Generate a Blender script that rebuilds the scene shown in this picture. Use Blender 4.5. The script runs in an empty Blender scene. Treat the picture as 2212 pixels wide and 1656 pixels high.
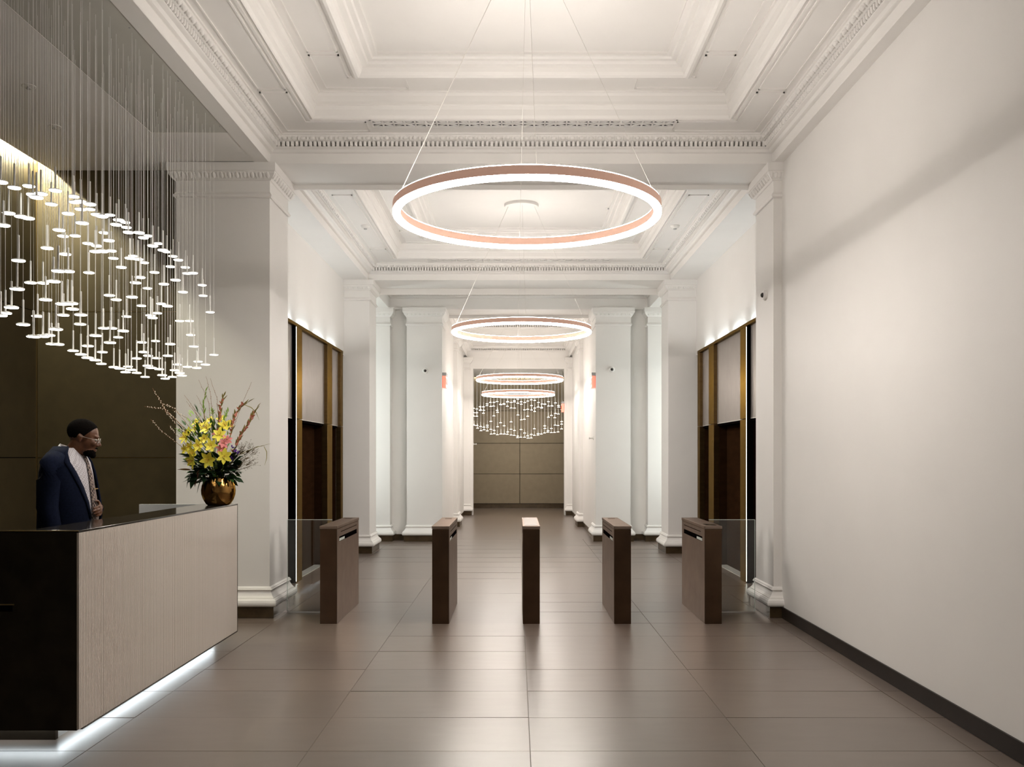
import bpy, bmesh, math, random
from mathutils import Vector, Matrix, Euler

# ------------------------------------------------------------------ camera, world, exposure
scene = bpy.context.scene
COL = scene.collection
F, VPX, VPY, W, H, CAMZ = 1960.0, 1115.0, 985.0, 2212.0, 1656.0, 1.6
cam_d = bpy.data.cameras.new('camera')
cam_d.sensor_width = 36.0
cam_d.lens = 36.0 * F / W
cam_d.shift_x = -(VPX - W / 2) / W
cam_d.shift_y = (VPY - H / 2) / W
cam_d.clip_end = 100
cam = bpy.data.objects.new('camera', cam_d)
cam.location = (0, 0, CAMZ)
cam.rotation_euler = (math.pi / 2, 0, 0)
COL.objects.link(cam)
scene.camera = cam
world = bpy.data.worlds.new('world')
scene.world = world
world.use_nodes = True
world.node_tree.nodes['Background'].inputs[0].default_value = (1.0, 0.93, 0.85, 1)
world.node_tree.nodes['Background'].inputs[1].default_value = 0.03
scene.view_settings.view_transform = 'Standard'
scene.view_settings.look = 'None'
scene.view_settings.gamma = 1.0
scene.view_settings.use_curve_mapping = False
scene.view_settings.exposure = 0.0
scene.cycles.max_bounces = 10
scene.cycles.diffuse_bounces = 6
scene.cycles.glossy_bounces = 5
scene.cycles.transmission_bounces = 8
scene.cycles.sample_clamp_indirect = 6.0
scene.cycles.caustics_reflective = False
scene.cycles.caustics_refractive = False
scene.cycles.use_denoising = True
scene.cycles.use_adaptive_sampling = False

RING_DOWN, RING_UP = 76.0, 43.0
RING_COLOR = (1.0, 0.925, 0.85)
DISC_POWER = 9.0
COVE_POWER = 1000.0
WING_FILL_POWER = 30.0
PORTAL_POWER = 50.0
DESK_POWER = 16.0

R = random.Random(7)
ORD = ['first', 'second', 'third', 'fourth', 'fifth', 'sixth', 'seventh', 'eighth', 'ninth', 'tenth', 'eleventh', 'twelfth', 'thirteenth', 'fourteenth', 'fifteenth', 'sixteenth', 'seventeenth', 'eighteenth', 'nineteenth', 'twentieth']


def px(u, v, D):
    """a point of the photograph at a distance D in front of the camera"""
    return Vector(((u - VPX) / F * D, D, CAMZ + (VPY - v) / F * D))


# ------------------------------------------------------------------ materials
MATS = {}


def mat(name, color, rough=0.5, metal=0.0, spec=0.5, noise=None, bump=None, emit=None, coat=0.0, trans=0.0, ior=1.45, rvar=None):
    """noise=(scale, amount, stretch)   bump=(scale, strength)"""
    m = bpy.data.materials.new(name)
    m.use_nodes = True
    nt = m.node_tree
    b = nt.nodes['Principled BSDF']
    b.inputs['Base Color'].default_value = (*color, 1)
    b.inputs['Roughness'].default_value = rough
    b.inputs['Metallic'].default_value = metal
    b.inputs['Specular IOR Level'].default_value = spec
    b.inputs['IOR'].default_value = ior
    if metal > 0.8:
        b.inputs['Specular Tint'].default_value = (*[min(1, c ** 0.33) for c in color], 1)
    if coat:
        b.inputs['Coat Weight'].default_value = coat
        b.inputs['Coat Roughness'].default_value = 0.08
    if trans:
        b.inputs['Transmission Weight'].default_value = trans
    if emit:
        b.inputs['Emission Color'].default_value = (*emit[0], 1)
        b.inputs['Emission Strength'].default_value = emit[1]
    tc = None
    if noise or bump or rvar:
        tc = nt.nodes.new('ShaderNodeTexCoord')
    if noise:
        sc, amt, st = noise
        mp = nt.nodes.new('ShaderNodeMapping')
        mp.inputs['Scale'].default_value = st
        nt.links.new(tc.outputs['Object'], mp.inputs['Vector'])
        n = nt.nodes.new('ShaderNodeTexNoise')
        n.inputs['Scale'].default_value = sc
        n.inputs['Detail'].default_value = 6
        nt.links.new(mp.outputs['Vector'], n.inputs['Vector'])
        r = nt.nodes.new('ShaderNodeValToRGB')
        r.color_ramp.elements[0].position = 0.3
        r.color_ramp.elements[1].position = 0.7
        r.color_ramp.elements[0].color = (*[c * (1 - amt) for c in color], 1)
        r.color_ramp.elements[1].color = (*[min(1, c * (1 + amt)) for c in color], 1)
        nt.links.new(n.outputs['Fac'], r.inputs['Fac'])
        nt.links.new(r.outputs['Color'], b.inputs['Base Color'])
    if bump:
        n2 = nt.nodes.new('ShaderNodeTexNoise')
        n2.inputs['Scale'].default_value = bump[0]
        n2.inputs['Detail'].default_value = 3
        nt.links.new(tc.outputs['Object'], n2.inputs['Vector'])
        bp = nt.nodes.new('ShaderNodeBump')
        bp.inputs['Strength'].default_value = bump[1]
        bp.inputs['Distance'].default_value = 0.01
        nt.links.new(n2.outputs['Fac'], bp.inputs['Height'])
        nt.links.new(bp.outputs['Normal'], b.inputs['Normal'])
    if rvar:
        n3 = nt.nodes.new('ShaderNodeTexNoise')
        n3.inputs['Scale'].default_value = rvar[0]
        nt.links.new(tc.outputs['Object'], n3.inputs['Vector'])
        mr = nt.nodes.new('ShaderNodeMapRange')
        mr.inputs['To Min'].default_value = rough - rvar[1]
        mr.inputs['To Max'].default_value = rough + rvar[1]
        nt.links.new(n3.outputs['Fac'], mr.inputs['Value'])
        nt.links.new(mr.outputs['Result'], b.inputs['Roughness'])
    MATS[name] = m
    return m


mat('white_paint', (0.80, 0.785, 0.762), 0.55, noise=(1.5, 0.015, (1, 1, 1)), bump=(60, 0.03))
mat('ceiling_paint', (0.82, 0.805, 0.782), 0.6, noise=(2.0, 0.015, (1, 1, 1)))
mat('grey_paint', (0.52, 0.515, 0.475), 0.5, noise=(3.0, 0.03, (1, 1, 1)))
mat('plinth_bronze', (0.075, 0.050, 0.026), 0.22, metal=0.35, noise=(9, 0.25, (1, 1, 1)))
mat('skirting', (0.016, 0.011, 0.008), 0.4, spec=0.15, noise=(5, 0.2, (1, 1, 1)))
mat('bronze', (0.165, 0.105, 0.045), 0.30, metal=1.0, noise=(4, 0.12, (1, 1, 6)), rvar=(5, 0.05))
mat('turnstile_bronze', (0.29, 0.225, 0.185), 0.36, metal=1.0, noise=(5, 0.10, (1, 1, 1)), rvar=(8, 0.05))
mat('turnstile_dark', (0.105, 0.066, 0.043), 0.30, metal=1.0, noise=(5, 0.12, (1, 1, 1)))
mat('black_gap', (0.004, 0.003, 0.003), 1.0, spec=0.0)
mat('door_bronze', (0.020, 0.009, 0.004), 0.8, spec=0.0, noise=(4, 0.2, (1, 1, 4)))
mat('transom_metal', (0.31, 0.285, 0.265), 0.40, metal=0.85, noise=(60, 0.05, (1, 1, 0.05)), rvar=(6, 0.04))
mat('dark_bronze_panel', (0.066, 0.050, 0.024), 0.5, metal=0.25, noise=(6, 0.12, (1, 1, 1)))
mat('far_bronze_panel', (0.30, 0.245, 0.165), 0.42, metal=0.3, noise=(6, 0.06, (1, 1, 1)))
mat('brass_trim', (0.45, 0.33, 0.16), 0.3, metal=1.0)
mat('desk_bronze', (0.040, 0.031, 0.022), 0.30, metal=0.5, noise=(8, 0.25, (1, 1, 1)))
mat('desk_top', (0.030, 0.026, 0.022), 0.10, metal=0.2)
mat('desk_white', (0.76, 0.78, 0.80), 0.35)
mat('ribbed_white', (0.66, 0.60, 0.545), 0.22, coat=0.6, spec=0.5)
mat('copper', (0.40, 0.25, 0.19), 0.45, metal=0.5, emit=((1.0, 0.60, 0.45), 0.30))  # faint glow put into the metal, stands in for bloom from the diffusers
for _n, _k, _q in (('', 1.0, 1.0), ('_second', 1.35, 0.9), ('_passage', 0.66, 0.22)):
    mat('ring_down' + _n, (1, 1, 1), 0.5, emit=(RING_COLOR, RING_DOWN * _k))
    mat('ring_up' + _n, (1, 1, 1), 0.5, emit=(RING_COLOR, RING_UP * _q))
mat('far_cove_light', (1, 1, 1), 0.5, emit=((1.0, 0.95, 0.85), 60.0))
mat('wing_fill_light', (1, 1, 1), 0.5, emit=((0.92, 1.0, 0.97), WING_FILL_POWER))
mat('disc_light', (1, 1, 1), 0.5, emit=((1.0, 0.94, 0.82), DISC_POWER))
mat('cove_light', (1, 1, 1), 0.5, emit=((1.0, 0.95, 0.72), COVE_POWER))
mat('portal_light', (1, 1, 1), 0.5, emit=((0.86, 0.97, 1.0), PORTAL_POWER))
mat('portal_line', (1, 1, 1), 0.5, emit=((1.0, 0.97, 0.88), 4.0))
mat('desk_light', (1, 1, 1), 0.5, emit=((0.86, 0.95, 1.0), DESK_POWER))
mat('white_metal', (0.82, 0.82, 0.80), 0.35)
mat('cable_white', (0.80, 0.78, 0.74), 0.5)
mat('wire_steel', (0.70, 0.68, 0.64), 0.35, metal=0.6)
mat('plastic_white', (0.80, 0.79, 0.76), 0.4)
mat('plastic_black', (0.02, 0.018, 0.016), 0.2)
mat('plastic_grey', (0.40, 0.40, 0.40), 0.4)
mat('glass', (0.93, 0.97, 0.95), 0.0, trans=1.0, ior=1.45)
mat('glass_edge', (0.62, 0.70, 0.66), 0.15)
mat('exit_red', (0.7, 0.05, 0.03), 0.3, emit=((1.0, 0.06, 0.03), 0.8))
mat('exit_glow', (0.9, 0.35, 0.25), 0.3, emit=((1.0, 0.24, 0.16), 0.9))
mat('vase_gold', (0.34, 0.185, 0.055), 0.14, metal=1.0, bump=(9, 0.35))
mat('lily_yellow', (0.90, 0.80, 0.085), 0.5, noise=(14, 0.12, (1, 1, 1)))
mat('lily_throat', (0.45, 0.20, 0.02), 0.6)
mat('lily_pink', (0.78, 0.27, 0.27), 0.5, noise=(20, 0.2, (1, 1, 1)))
mat('leaf_green', (0.035, 0.11, 0.018), 0.4, noise=(12, 0.35, (1, 1, 1)))
mat('leaf_fresh', (0.28, 0.47, 0.08), 0.45, noise=(12, 0.25, (1, 1, 1)))
mat('leaf_dark', (0.010, 0.032, 0.010), 0.35, noise=(12, 0.35, (1, 1, 1)))
mat('leaf_brown', (0.10, 0.032, 0.018), 0.4, noise=(12, 0.3, (1, 1, 1)))
mat('leaf_amber', (0.42, 0.18, 0.05), 0.45, noise=(12, 0.2, (1, 1, 1)))
mat('bract_olive', (0.30, 0.26, 0.08), 0.5, noise=(14, 0.3, (1, 1, 1)))
mat('twig_brown', (0.26, 0.12, 0.06), 0.6, noise=(30, 0.3, (1, 1, 1)))
mat('catkin', (0.78, 0.70, 0.58), 0.8)
mat('gladiolus_pink', (0.85, 0.36, 0.27), 0.5, noise=(18, 0.2, (1, 1, 1)))
mat('statice_purple', (0.10, 0.02, 0.28), 0.7, noise=(40, 0.4, (1, 1, 1)))
mat('dried_brown', (0.12, 0.085, 0.045), 0.8, noise=(30, 0.4, (1, 1, 1)))
mat('skin', (0.125, 0.052, 0.026), 0.42, noise=(25, 0.12, (1, 1, 1)))
mat('hair', (0.005, 0.004, 0.0035), 1.0, spec=0.05, noise=(120, 0.4, (1, 1, 1)), bump=(250, 0.6))
mat('suit_navy', (0.007, 0.010, 0.024), 0.9, spec=0.08, noise=(90, 0.2, (1, 1, 1)))
mat('eye_white', (0.6, 0.57, 0.52), 0.2)
mat('lens_glass', (0.9, 0.9, 0.9), 0.0, trans=1.0, ior=1.1)
mat('gold_metal', (0.75, 0.52, 0.25), 0.3, metal=1.0)


def checked(name, c1, c2, sc):
    m = bpy.data.materials.new(name)
    m.use_nodes = True
    nt = m.node_tree
    b = nt.nodes['Principled BSDF']
    b.inputs['Roughness'].default_value = 0.8
    tc = nt.nodes.new('ShaderNodeTexCoord')
    ch = nt.nodes.new('ShaderNodeTexChecker')
    ch.inputs['Scale'].default_value = sc
    ch.inputs['Color1'].default_value = (*c1, 1)
    ch.inputs['Color2'].default_value = (*c2, 1)
    nt.links.new(tc.outputs['Object'], ch.inputs['Vector'])
    nt.links.new(ch.outputs['Color'], b.inputs['Base Color'])
    MATS[name] = m


checked('shirt_check', (0.62, 0.60, 0.64), (0.40, 0.37, 0.40), 95)
checked('tie_check', (0.34, 0.26, 0.22), (0.05, 0.035, 0.04), 70)
mat('collar_white', (0.72, 0.71, 0.74), 0.7)


def stone_floor():
    m = bpy.data.materials.new('floor_stone')
    m.use_nodes = True
    nt = m.node_tree
    b = nt.nodes['Principled BSDF']
    geo = nt.nodes.new('ShaderNodeNewGeometry')
    oi = nt.nodes.new('ShaderNodeObjectInfo')
    mp = nt.nodes.new('ShaderNodeMapping')
    mp.inputs['Scale'].default_value = (1.0, 3.2, 1.0)
    add = nt.nodes.new('ShaderNodeVectorMath')
    add.operation = 'ADD'
    nt.links.new(geo.outputs['Position'], add.inputs[0])
    cmb = nt.nodes.new('ShaderNodeCombineXYZ')
    mul = nt.nodes.new('ShaderNodeMath')
    mul.operation = 'MULTIPLY'
    mul.inputs[1].default_value = 40
    nt.links.new(oi.outputs['Random'], mul.inputs[0])
    nt.links.new(mul.outputs[0], cmb.inputs['Z'])
    nt.links.new(cmb.outputs[0], add.inputs[1])
    nt.links.new(add.outputs[0], mp.inputs['Vector'])
    n = nt.nodes.new('ShaderNodeTexNoise')
    n.inputs['Scale'].default_value = 3.6
    n.inputs['Detail'].default_value = 5
    n.inputs['Roughness'].default_value = 0.55
    n.inputs['Distortion'].default_value = 0.3
    nt.links.new(mp.outputs[0], n.inputs['Vector'])
    r = nt.nodes.new('ShaderNodeValToRGB')
    r.color_ramp.elements[0].position = 0.28
    r.color_ramp.elements[1].position = 0.75
    r.color_ramp.elements[0].color = (0.122, 0.093, 0.074, 1)
    r.color_ramp.elements[1].color = (0.142, 0.110, 0.089, 1)
    nt.links.new(n.outputs['Fac'], r.inputs['Fac'])
    hsv = nt.nodes.new('ShaderNodeHueSaturation')
    mr = nt.nodes.new('ShaderNodeMapRange')
    mr.inputs['To Min'].default_value = 0.92
    mr.inputs['To Max'].default_value = 1.08
    nt.links.new(oi.outputs['Random'], mr.inputs['Value'])
    nt.links.new(mr.outputs[0], hsv.inputs['Value'])
    nt.links.new(r.outputs['Color'], hsv.inputs['Color'])
    nt.links.new(hsv.outputs['Color'], b.inputs['Base Color'])
    b.inputs['Specular IOR Level'].default_value = 0.9
    b.inputs['Roughness'].default_value = 0.285
    MATS['floor_stone'] = m


mat('far_disc_light', (1, 1, 1), 0.5, emit=((1.0, 0.94, 0.82), DISC_POWER * 0.7))
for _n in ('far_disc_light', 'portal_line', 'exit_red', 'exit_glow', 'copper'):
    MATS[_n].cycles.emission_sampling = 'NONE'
stone_floor()
mat('grout', (0.20, 0.175, 0.15), 0.7)


# ------------------------------------------------------------------ mesh helpers
class MB:
    def __init__(s):
        s.v, s.f, s.m = [], [], []

    def face(s, idx, mi=0):
        s.f.append(tuple(idx))
        s.m.append(mi)

    def box(s, x0, x1, y0, y1, z0, z1, mi=0, M=None):
        b = len(s.v)
        for z in (z0, z1):
            for (x, y) in ((x0, y0), (x1, y0), (x1, y1), (x0, y1)):
                p = Vector((x, y, z))
                s.v.append(M @ p if M else p)
        for q in ((3, 2, 1, 0), (4, 5, 6, 7), (0, 1, 5, 4), (1, 2, 6, 5), (2, 3, 7, 6), (3, 0, 4, 7)):
            s.face([b + i for i in q], mi)
        return s

    def quad(s, a, b, c, d, mi=0):
        n = len(s.v)
        s.v += [Vector(a), Vector(b), Vector(c), Vector(d)]
        s.face((n, n + 1, n + 2, n + 3), mi)
        return s

    def lathe(s, prof, n=24, c=(0, 0, 0), mi=0, M=None, cap=True):
        b = len(s.v)
        for (r, z) in prof:
            for k in range(n):
                a = 2 * math.pi * k / n
                p = Vector((c[0] + r * math.cos(a), c[1] + r * math.sin(a), c[2] + z))
                s.v.append(M @ p if M else p)
        for i in range(len(prof) - 1):
            for k in range(n):
                k2 = (k + 1) % n
                s.face((b + i * n + k, b + i * n + k2, b + (i + 1) * n + k2, b + (i + 1) * n + k), mi)
        if cap:
            s.face([b + k for k in reversed(range(n))], mi)
            s.face([b + (len(prof) - 1) * n + k for k in range(n)], mi)
        return s

    def tube(s, pts, r, n=6, mi=0):
        pts = [Vector(p) for p in pts]
        rs = r if isinstance(r, (list, tuple)) else [r] * len(pts)
        b = len(s.v)
        for i, p in enumerate(pts):
            t = (pts[min(i + 1, len(pts) - 1)] - pts[max(i - 1, 0)])
            if t.length < 1e-9:
                t = Vector((0, 0, 1))
            t.normalize()
            ref = Vector((0, 0, 1)) if abs(t.z) < 0.9 else Vector((1, 0, 0))
            u = t.cross(ref).normalized()
            w = t.cross(u)
            for k in range(n):
                a = 2 * math.pi * k / n
                s.v.append(p + (u * math.cos(a) + w * math.sin(a)) * rs[i])
        for i in range(len(pts) - 1):
            for k in range(n):
                k2 = (k + 1) % n
                s.face((b + i * n + k, b + i * n + k2, b + (i + 1) * n + k2, b + (i + 1) * n + k), mi)
        s.face([b + k for k in reversed(range(n))], mi)
        s.face([b + (len(pts) - 1) * n + k for k in range(n)], mi)
        return s

    def sweep(s, prof, rect, mi=0, sides=(0, 1, 2, 3), sign=1):
        """a moulding profile of (inset, z) mitred round a rectangle (x0, x1, y0, y1)"""
        x0, x1, y0, y1 = rect
        b = len(s.v)
        for (d, z) in prof:
            d *= sign
            for (x, y) in ((x0 + d, y0 + d), (x1 - d, y0 + d), (x1 - d, y1 - d), (x0 + d, y1 - d)):
                s.v.append(Vector((x, y, z)))
        for i in range(len(prof) - 1):
            for k in sides:
                k2 = (k + 1) % 4
                s.face((b + i * 4 + k, b + i * 4 + k2, b + (i + 1) * 4 + k2, b + (i + 1) * 4 + k), mi)
        return s

    def ball(s, c, r, nu=8, nv=6, mi=0, M=None):
        rx, ry, rz = r if isinstance(r, (tuple, list)) else (r, r, r)
        b = len(s.v)
        c = Vector(c)
        pts = [Vector((0, 0, -rz))]
        for j in range(1, nv):
            th = math.pi * j / nv - math.pi / 2
            for k in range(nu):
                a = 2 * math.pi * k / nu
                pts.append(Vector((rx * math.cos(th) * math.cos(a), ry * math.cos(th) * math.sin(a), rz * math.sin(th))))
        pts.append(Vector((0, 0, rz)))
        for p in pts:
            s.v.append(c + (M @ p if M else p))
        for k in range(nu):
            s.face((b, b + 1 + (k + 1) % nu, b + 1 + k), mi)
        for j in range(nv - 2):
            for k in range(nu):
                k2 = (k + 1) % nu
                o = b + 1 + j * nu
                s.face((o + k, o + k2, o + nu + k2, o + nu + k), mi)
        o = b + 1 + (nv - 2) * nu
        for k in range(nu):
            s.face((o + k, o + (k + 1) % nu, len(s.v) - 1), mi)
        return s

    def capsule(s, a, b_, ra, rb, n=10, mi=0):
        a, b_ = Vector(a), Vector(b_)
        pts, rs = [], []
        d = (b_ - a).normalized()
        for k in range(4):
            t = math.pi / 2 * k / 3.0
            pts.append(a - d * ra * math.cos(t)); rs.append(max(1e-4, ra * math.sin(t)))
        for k in range(4):
            t = math.pi / 2 * (1 - k / 3.0)
            pts.append(b_ + d * rb * math.cos(t)); rs.append(max(1e-4, rb * math.sin(t)))
        return s.tube(pts, rs, n, mi)

    def mesh(s, name, mats):
        me = bpy.data.meshes.new(name)
        me.from_pydata([tuple(p) for p in s.v], [], s.f)
        for m in ([mats] if isinstance(mats, str) else mats):
            me.materials.append(MATS[m])
        if any(s.m):
            me.polygons.foreach_set('material_index', s.m)
        me.update()
        return me

    def build(s, name, mats, parent=None, smooth=False, fix=True, bevel=None, loc=None):
        me = s.mesh(name, mats)
        if fix:
            bm = bmesh.new()
            bm.from_mesh(me)
            bmesh.ops.recalc_face_normals(bm, faces=bm.faces)
            bm.to_mesh(me)
            bm.free()
        if smooth:
            me.polygons.foreach_set('use_smooth', [True] * len(me.polygons))
        o = bpy.data.objects.new(name, me)
        COL.objects.link(o)
        if parent:
            o.parent = parent
        if loc is not None:
            o.location = loc
        if bevel:
            md = o.modifiers.new('bevel', 'BEVEL')
            md.width = bevel
            md.segments = 2
            md.limit_method = 'ANGLE'
            if smooth:
                pass
        return o


def tag(o, label=None, cat=None, group=None, kind=None):
    if label: o['label'] = label
    if cat: o['category'] = cat
    if group: o['group'] = group
    if kind: o['kind'] = kind
    return o


def thing(name, label, cat, loc=(0, 0, 0), rz=0.0, group=None):
    o = bpy.data.objects.new(name, None)
    o.empty_display_size = 0.1
    COL.objects.link(o)
    o.location = loc
    o.rotation_euler = (0, 0, rz)
    return tag(o, label, cat, group)


def instance(name, me, parent=None, loc=(0, 0, 0), rot=(0, 0, 0), sc=(1, 1, 1)):
    o = bpy.data.objects.new(name, me)
    COL.objects.link(o)
    o.parent = parent
    o.location = loc
    o.rotation_euler = rot
    o.scale = sc
    return o


def struct(name, mb, m, **k):
    return tag(mb.build(name, m, **k), kind='structure')


# ------------------------------------------------------------------ setting: floor
XR, XL, XA = 2.64, -2.44, -4.88          # right wall, left beam edge, alcove side wall
TX, TY, TILE_X0, TILE_Y0 = 1.206, 0.6286, -6.0 + 0.046, 3.04
fl = MB()
fl.box(-6.5, 5.5, -2.0, 31.0, -0.12, -0.004)
floor = struct('floor', fl, 'grout')
tm = MB()
gx, gy = TX / 2 - 0.0023, TY / 2 - 0.0023
tm.box(-gx, gx, -gy, gy, -0.02, 0.0)
tile_me = tm.mesh('tile', 'floor_stone')
ROW_END = 23
for j in range(ROW_END):
    yc = TILE_Y0 + TY * (j + 0.5)
    for i in range(9):
        xc = -2.336 - TX * 2.5 + TX * i + 0.0
        if xc - TX / 2 > XR + 0.4 or (yc < 9.9 and xc - TX / 2 > XR):
            continue
        if xc + TX / 2 < (-4.9 if yc < 9.5 else -3.1):
            continue
        instance('tile', tile_me, floor, (xc, yc, 0), (R.gauss(0, 0.0016), R.gauss(0, 0.0008), 0))
# floor further back and behind the camera: the joints are too small to tell apart
fm = bpy.data.materials.new('floor_far')
fm.use_nodes = True
nt = fm.node_tree
b = nt.nodes['Principled BSDF']
geo = nt.nodes.new('ShaderNodeNewGeometry')
br = nt.nodes.new('ShaderNodeTexBrick')
br.offset = 0.0
br.inputs['Scale'].default_value = 1.0
br.inputs['Brick Width'].default_value = TX
br.inputs['Row Height'].default_value = TY
br.inputs['Mortar Size'].default_value = 0.003
br.inputs['Color1'].default_value = (0.126, 0.097, 0.078, 1)
br.inputs['Color2'].default_value = (0.137, 0.106, 0.086, 1)
br.inputs['Mortar'].default_value = (0.09, 0.075, 0.06, 1)
nt.links.new(geo.outputs['Position'], br.inputs['Vector'])
nt.links.new(br.outputs['Color'], b.inputs['Base Color'])
b.inputs['Roughness'].default_value = 0.285
b.inputs['Specular IOR Level'].default_value = 0.9
MATS['floor_far'] = fm
Y_END = TILE_Y0 + TY * ROW_END
fb = MB()
fb.box(-6.4, 5.4, Y_END, 30.9, -0.02, 0.0)
fb.build('far_paving', 'floor_far', floor)
fb = MB()
fb.box(-6.4, 5.4, -1.9, TILE_Y0, -0.02, 0.0)
fb.build('near_paving', 'floor_far', floor)

# ------------------------------------------------------------------ setting: walls
ZS = 4.50                                  # beam soffits
struct('wall_right', MB().box(XR, XR + 0.3, -1.9, 9.05, 0, 5.2), 'white_paint')
struct('baseboard_right', MB().box(XR - 0.016, XR, -1.9, 8.97, 0, 0.112), 'skirting', bevel=0.003)
struct('wall_front', MB().box(-5.2, 3.0, -2.0, -1.8, 0, 5.2), 'white_paint')
XE_L, XE_R = -2.84, 2.97                   # elevator walls
struct('wall_left_elevator', MB().box(XE_L - 0.5, XE_L, 9.6, 15.7, 3.262, 5.2), 'white_paint')
struct('wall_right_elevator', MB().box(XE_R, XE_R + 0.5, 9.05, 15.7, 3.262, 5.2), 'white_paint')
struct('wall_left_shaft', MB().box(XE_L - 0.5, XE_L - 0.165, 9.6, 15.7, 0, 3.262), 'black_gap')
struct('wall_right_shaft', MB().box(XE_R + 0.165, XE_R + 0.5, 9.05, 15.7, 0, 3.262), 'black_gap')
# third bay: side walls a little further out, cross wall with the passage through it
struct('wall_left_passage', MB().box(-3.9, -3.75, 15.6, 17.5, 0, 5.2).box(-3.75, -1.42, 17.36, 17.60, 0, 4.6)
       .box(-1.75, -1.42, 17.6, 24.75, 0, 4.7), 'white_paint')
struct('wall_right_passage', MB().box(3.75, 3.9, 15.6, 17.5, 0, 5.2).box(1.52, 3.75, 17.36, 17.60, 0, 4.6)
       .box(1.52, 1.85, 17.6, 24.75, 0, 4.7), 'white_paint')
OX0, OX1, OZ = -1.172, 1.310, 3.98
struct('wall_far', MB().box(-1.75, OX0, 24.7, 24.95, 0, 5.0).box(OX1, 1.85, 24.7, 24.95, 0, 5.0).box(OX0, OX1, 24.7, 24.95, OZ, 5.0), 'white_paint')
struct('wall_left_far', MB().box(-4.2, -4.0, 24.9, 28.6, 0, 4.5), 'white_paint')
struct('wall_right_far', MB().box(4.0, 4.2, 24.9, 28.6, 0, 4.5), 'white_paint')
struct('wall_near_far', MB().box(-4.2, -1.75, 24.8, 24.95, 0, 4.5).box(1.85, 4.2, 24.8, 24.95, 0, 4.5), 'white_paint')

# alcove walls clad in dark bronze panels
YB = 9.23
ZJ = (0.0, 1.586, 3.07, 4.60)
wb = struct('wall_back', MB().box(-5.1, -3.2, YB + 0.012, YB + 0.3, 0, 5.0), 'black_gap')
wl = struct('wall_left', MB().box(-5.2, XA - 0.012, -1.9, YB + 0.3, 0, 5.0), 'black_gap')
for k in range(3):
    z0, z1 = ZJ[k] + 0.004, ZJ[k + 1] - 0.004
    MB().box(XA + 0.012, -3.34, YB, YB + 0.012, z0, z1).build('wall_panel', 'dark_bronze_panel', wb, bevel=0.002)
    y = YB - 0.006
    for s in range(3):
        MB().box(XA - 0.012, XA, y - 1.55 + 0.006, y, z0, z1).build('wall_panel', 'dark_bronze_panel', wl, bevel=0.002)
        y -= 1.55
    MB().box(XA - 0.012, XA, -1.8, y, z0, z1).build('wall_panel', 'dark_bronze_panel', wl)
for k in (1, 2):
    MB().box(XA, -3.34, YB - 0.0015, YB + 0.01, ZJ[k] - 0.0035, ZJ[k] + 0.0035).build('joint_trim', 'brass_trim', wb)
MB().box(XA - 0.004, XA + 0.011, YB - 0.009, YB + 0.004, 0, 4.6).build('corner_trim', 'brass_trim', wb)

# ------------------------------------------------------------------ setting: ceilings
CORNICE = [(0, 4.50), (0, 4.60), (0.018, 4.602), (0.03, 4.606), (0.05, 4.625), (0.080, 4.634), (0.087, 4.638), (0.087, 4.642), (0.030, 4.642), (0.030, 4.690), (0.085, 4.690)]
OVOLO = [(0.085, 4.690), (0.105, 4.692), (0.125, 4.70), (0.145, 4.715), (0.152, 4.732), (0.165, 4.734), (0.165, 4.75)]
SOFFIT = [(0.165, 4.75), (0.487, 4.75)]
ROLL1 = [(0.487, 4.75), (0.487, 4.738), (0.512, 4.738), (0.512, 4.752), (0.530, 4.752), (0.534, 4.738), (0.545, 4.733), (0.556, 4.74), (0.565, 4.765),
         (0.568, 4.82), (0.580, 4.85), (0.592, 4.858), (0.592, 4.885), (0.60, 4.935), (0.615, 4.955), (0.63, 4.957), (0.63, 4.97)]
SOFFIT2 = [(0.63, 4.97), (0.99, 4.97)]
ROLL2 = [(0.99, 4.97), (0.99, 4.945), (1.008, 4.925), (1.03, 4.912), (1.055, 4.912), (1.075, 4.925), (1.09, 4.95), (1.10, 4.985), (1.15, 4.99), (1.16, 5.01), (1.20, 5.012), (1.21, 5.03), (1.25, 5.032), (1.25, 5.05)]

leaf = MB()   # one tongue of the leaf-and-dart band, local x along the cornice, y outward, z up
prof = [(-0.015, -0.056), (-0.0145, 0.004), (-0.008, 0.013), (0.008, 0.013), (0.0145, 0.004), (0.015, -0.056)]
for z, sc, sh in ((0.0, 0.8, -0.006), (0.010, 1.0, 0.0), (0.046, 1.0, 0.004)):
    for (x, y) in prof:
        leaf.v.append(Vector((x * sc, y + (sh if y > 0 else 0), z)))
for i in range(2):
    for k in range(5):
        leaf.face((i * 6 + k, i * 6 + k + 1, (i + 1) * 6 + k + 1, (i + 1) * 6 + k))
leaf.face(tuple(range(6)))
LEAF = leaf
leaf_me = leaf.mesh('dentil', 'ceiling_paint')
egg = MB()
egg.ball((0, 0.006, 0), (0.027, 0.017, 0.024), 8, 6)
egg.box(-0.0475, -0.0425, -0.006, 0.020, -0.022, 0.02)
egg_me = egg.mesh('egg_ornament', 'ceiling_paint')
egg_me.polygons.foreach_set('use_smooth', [True] * len(egg_me.polygons))


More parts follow.
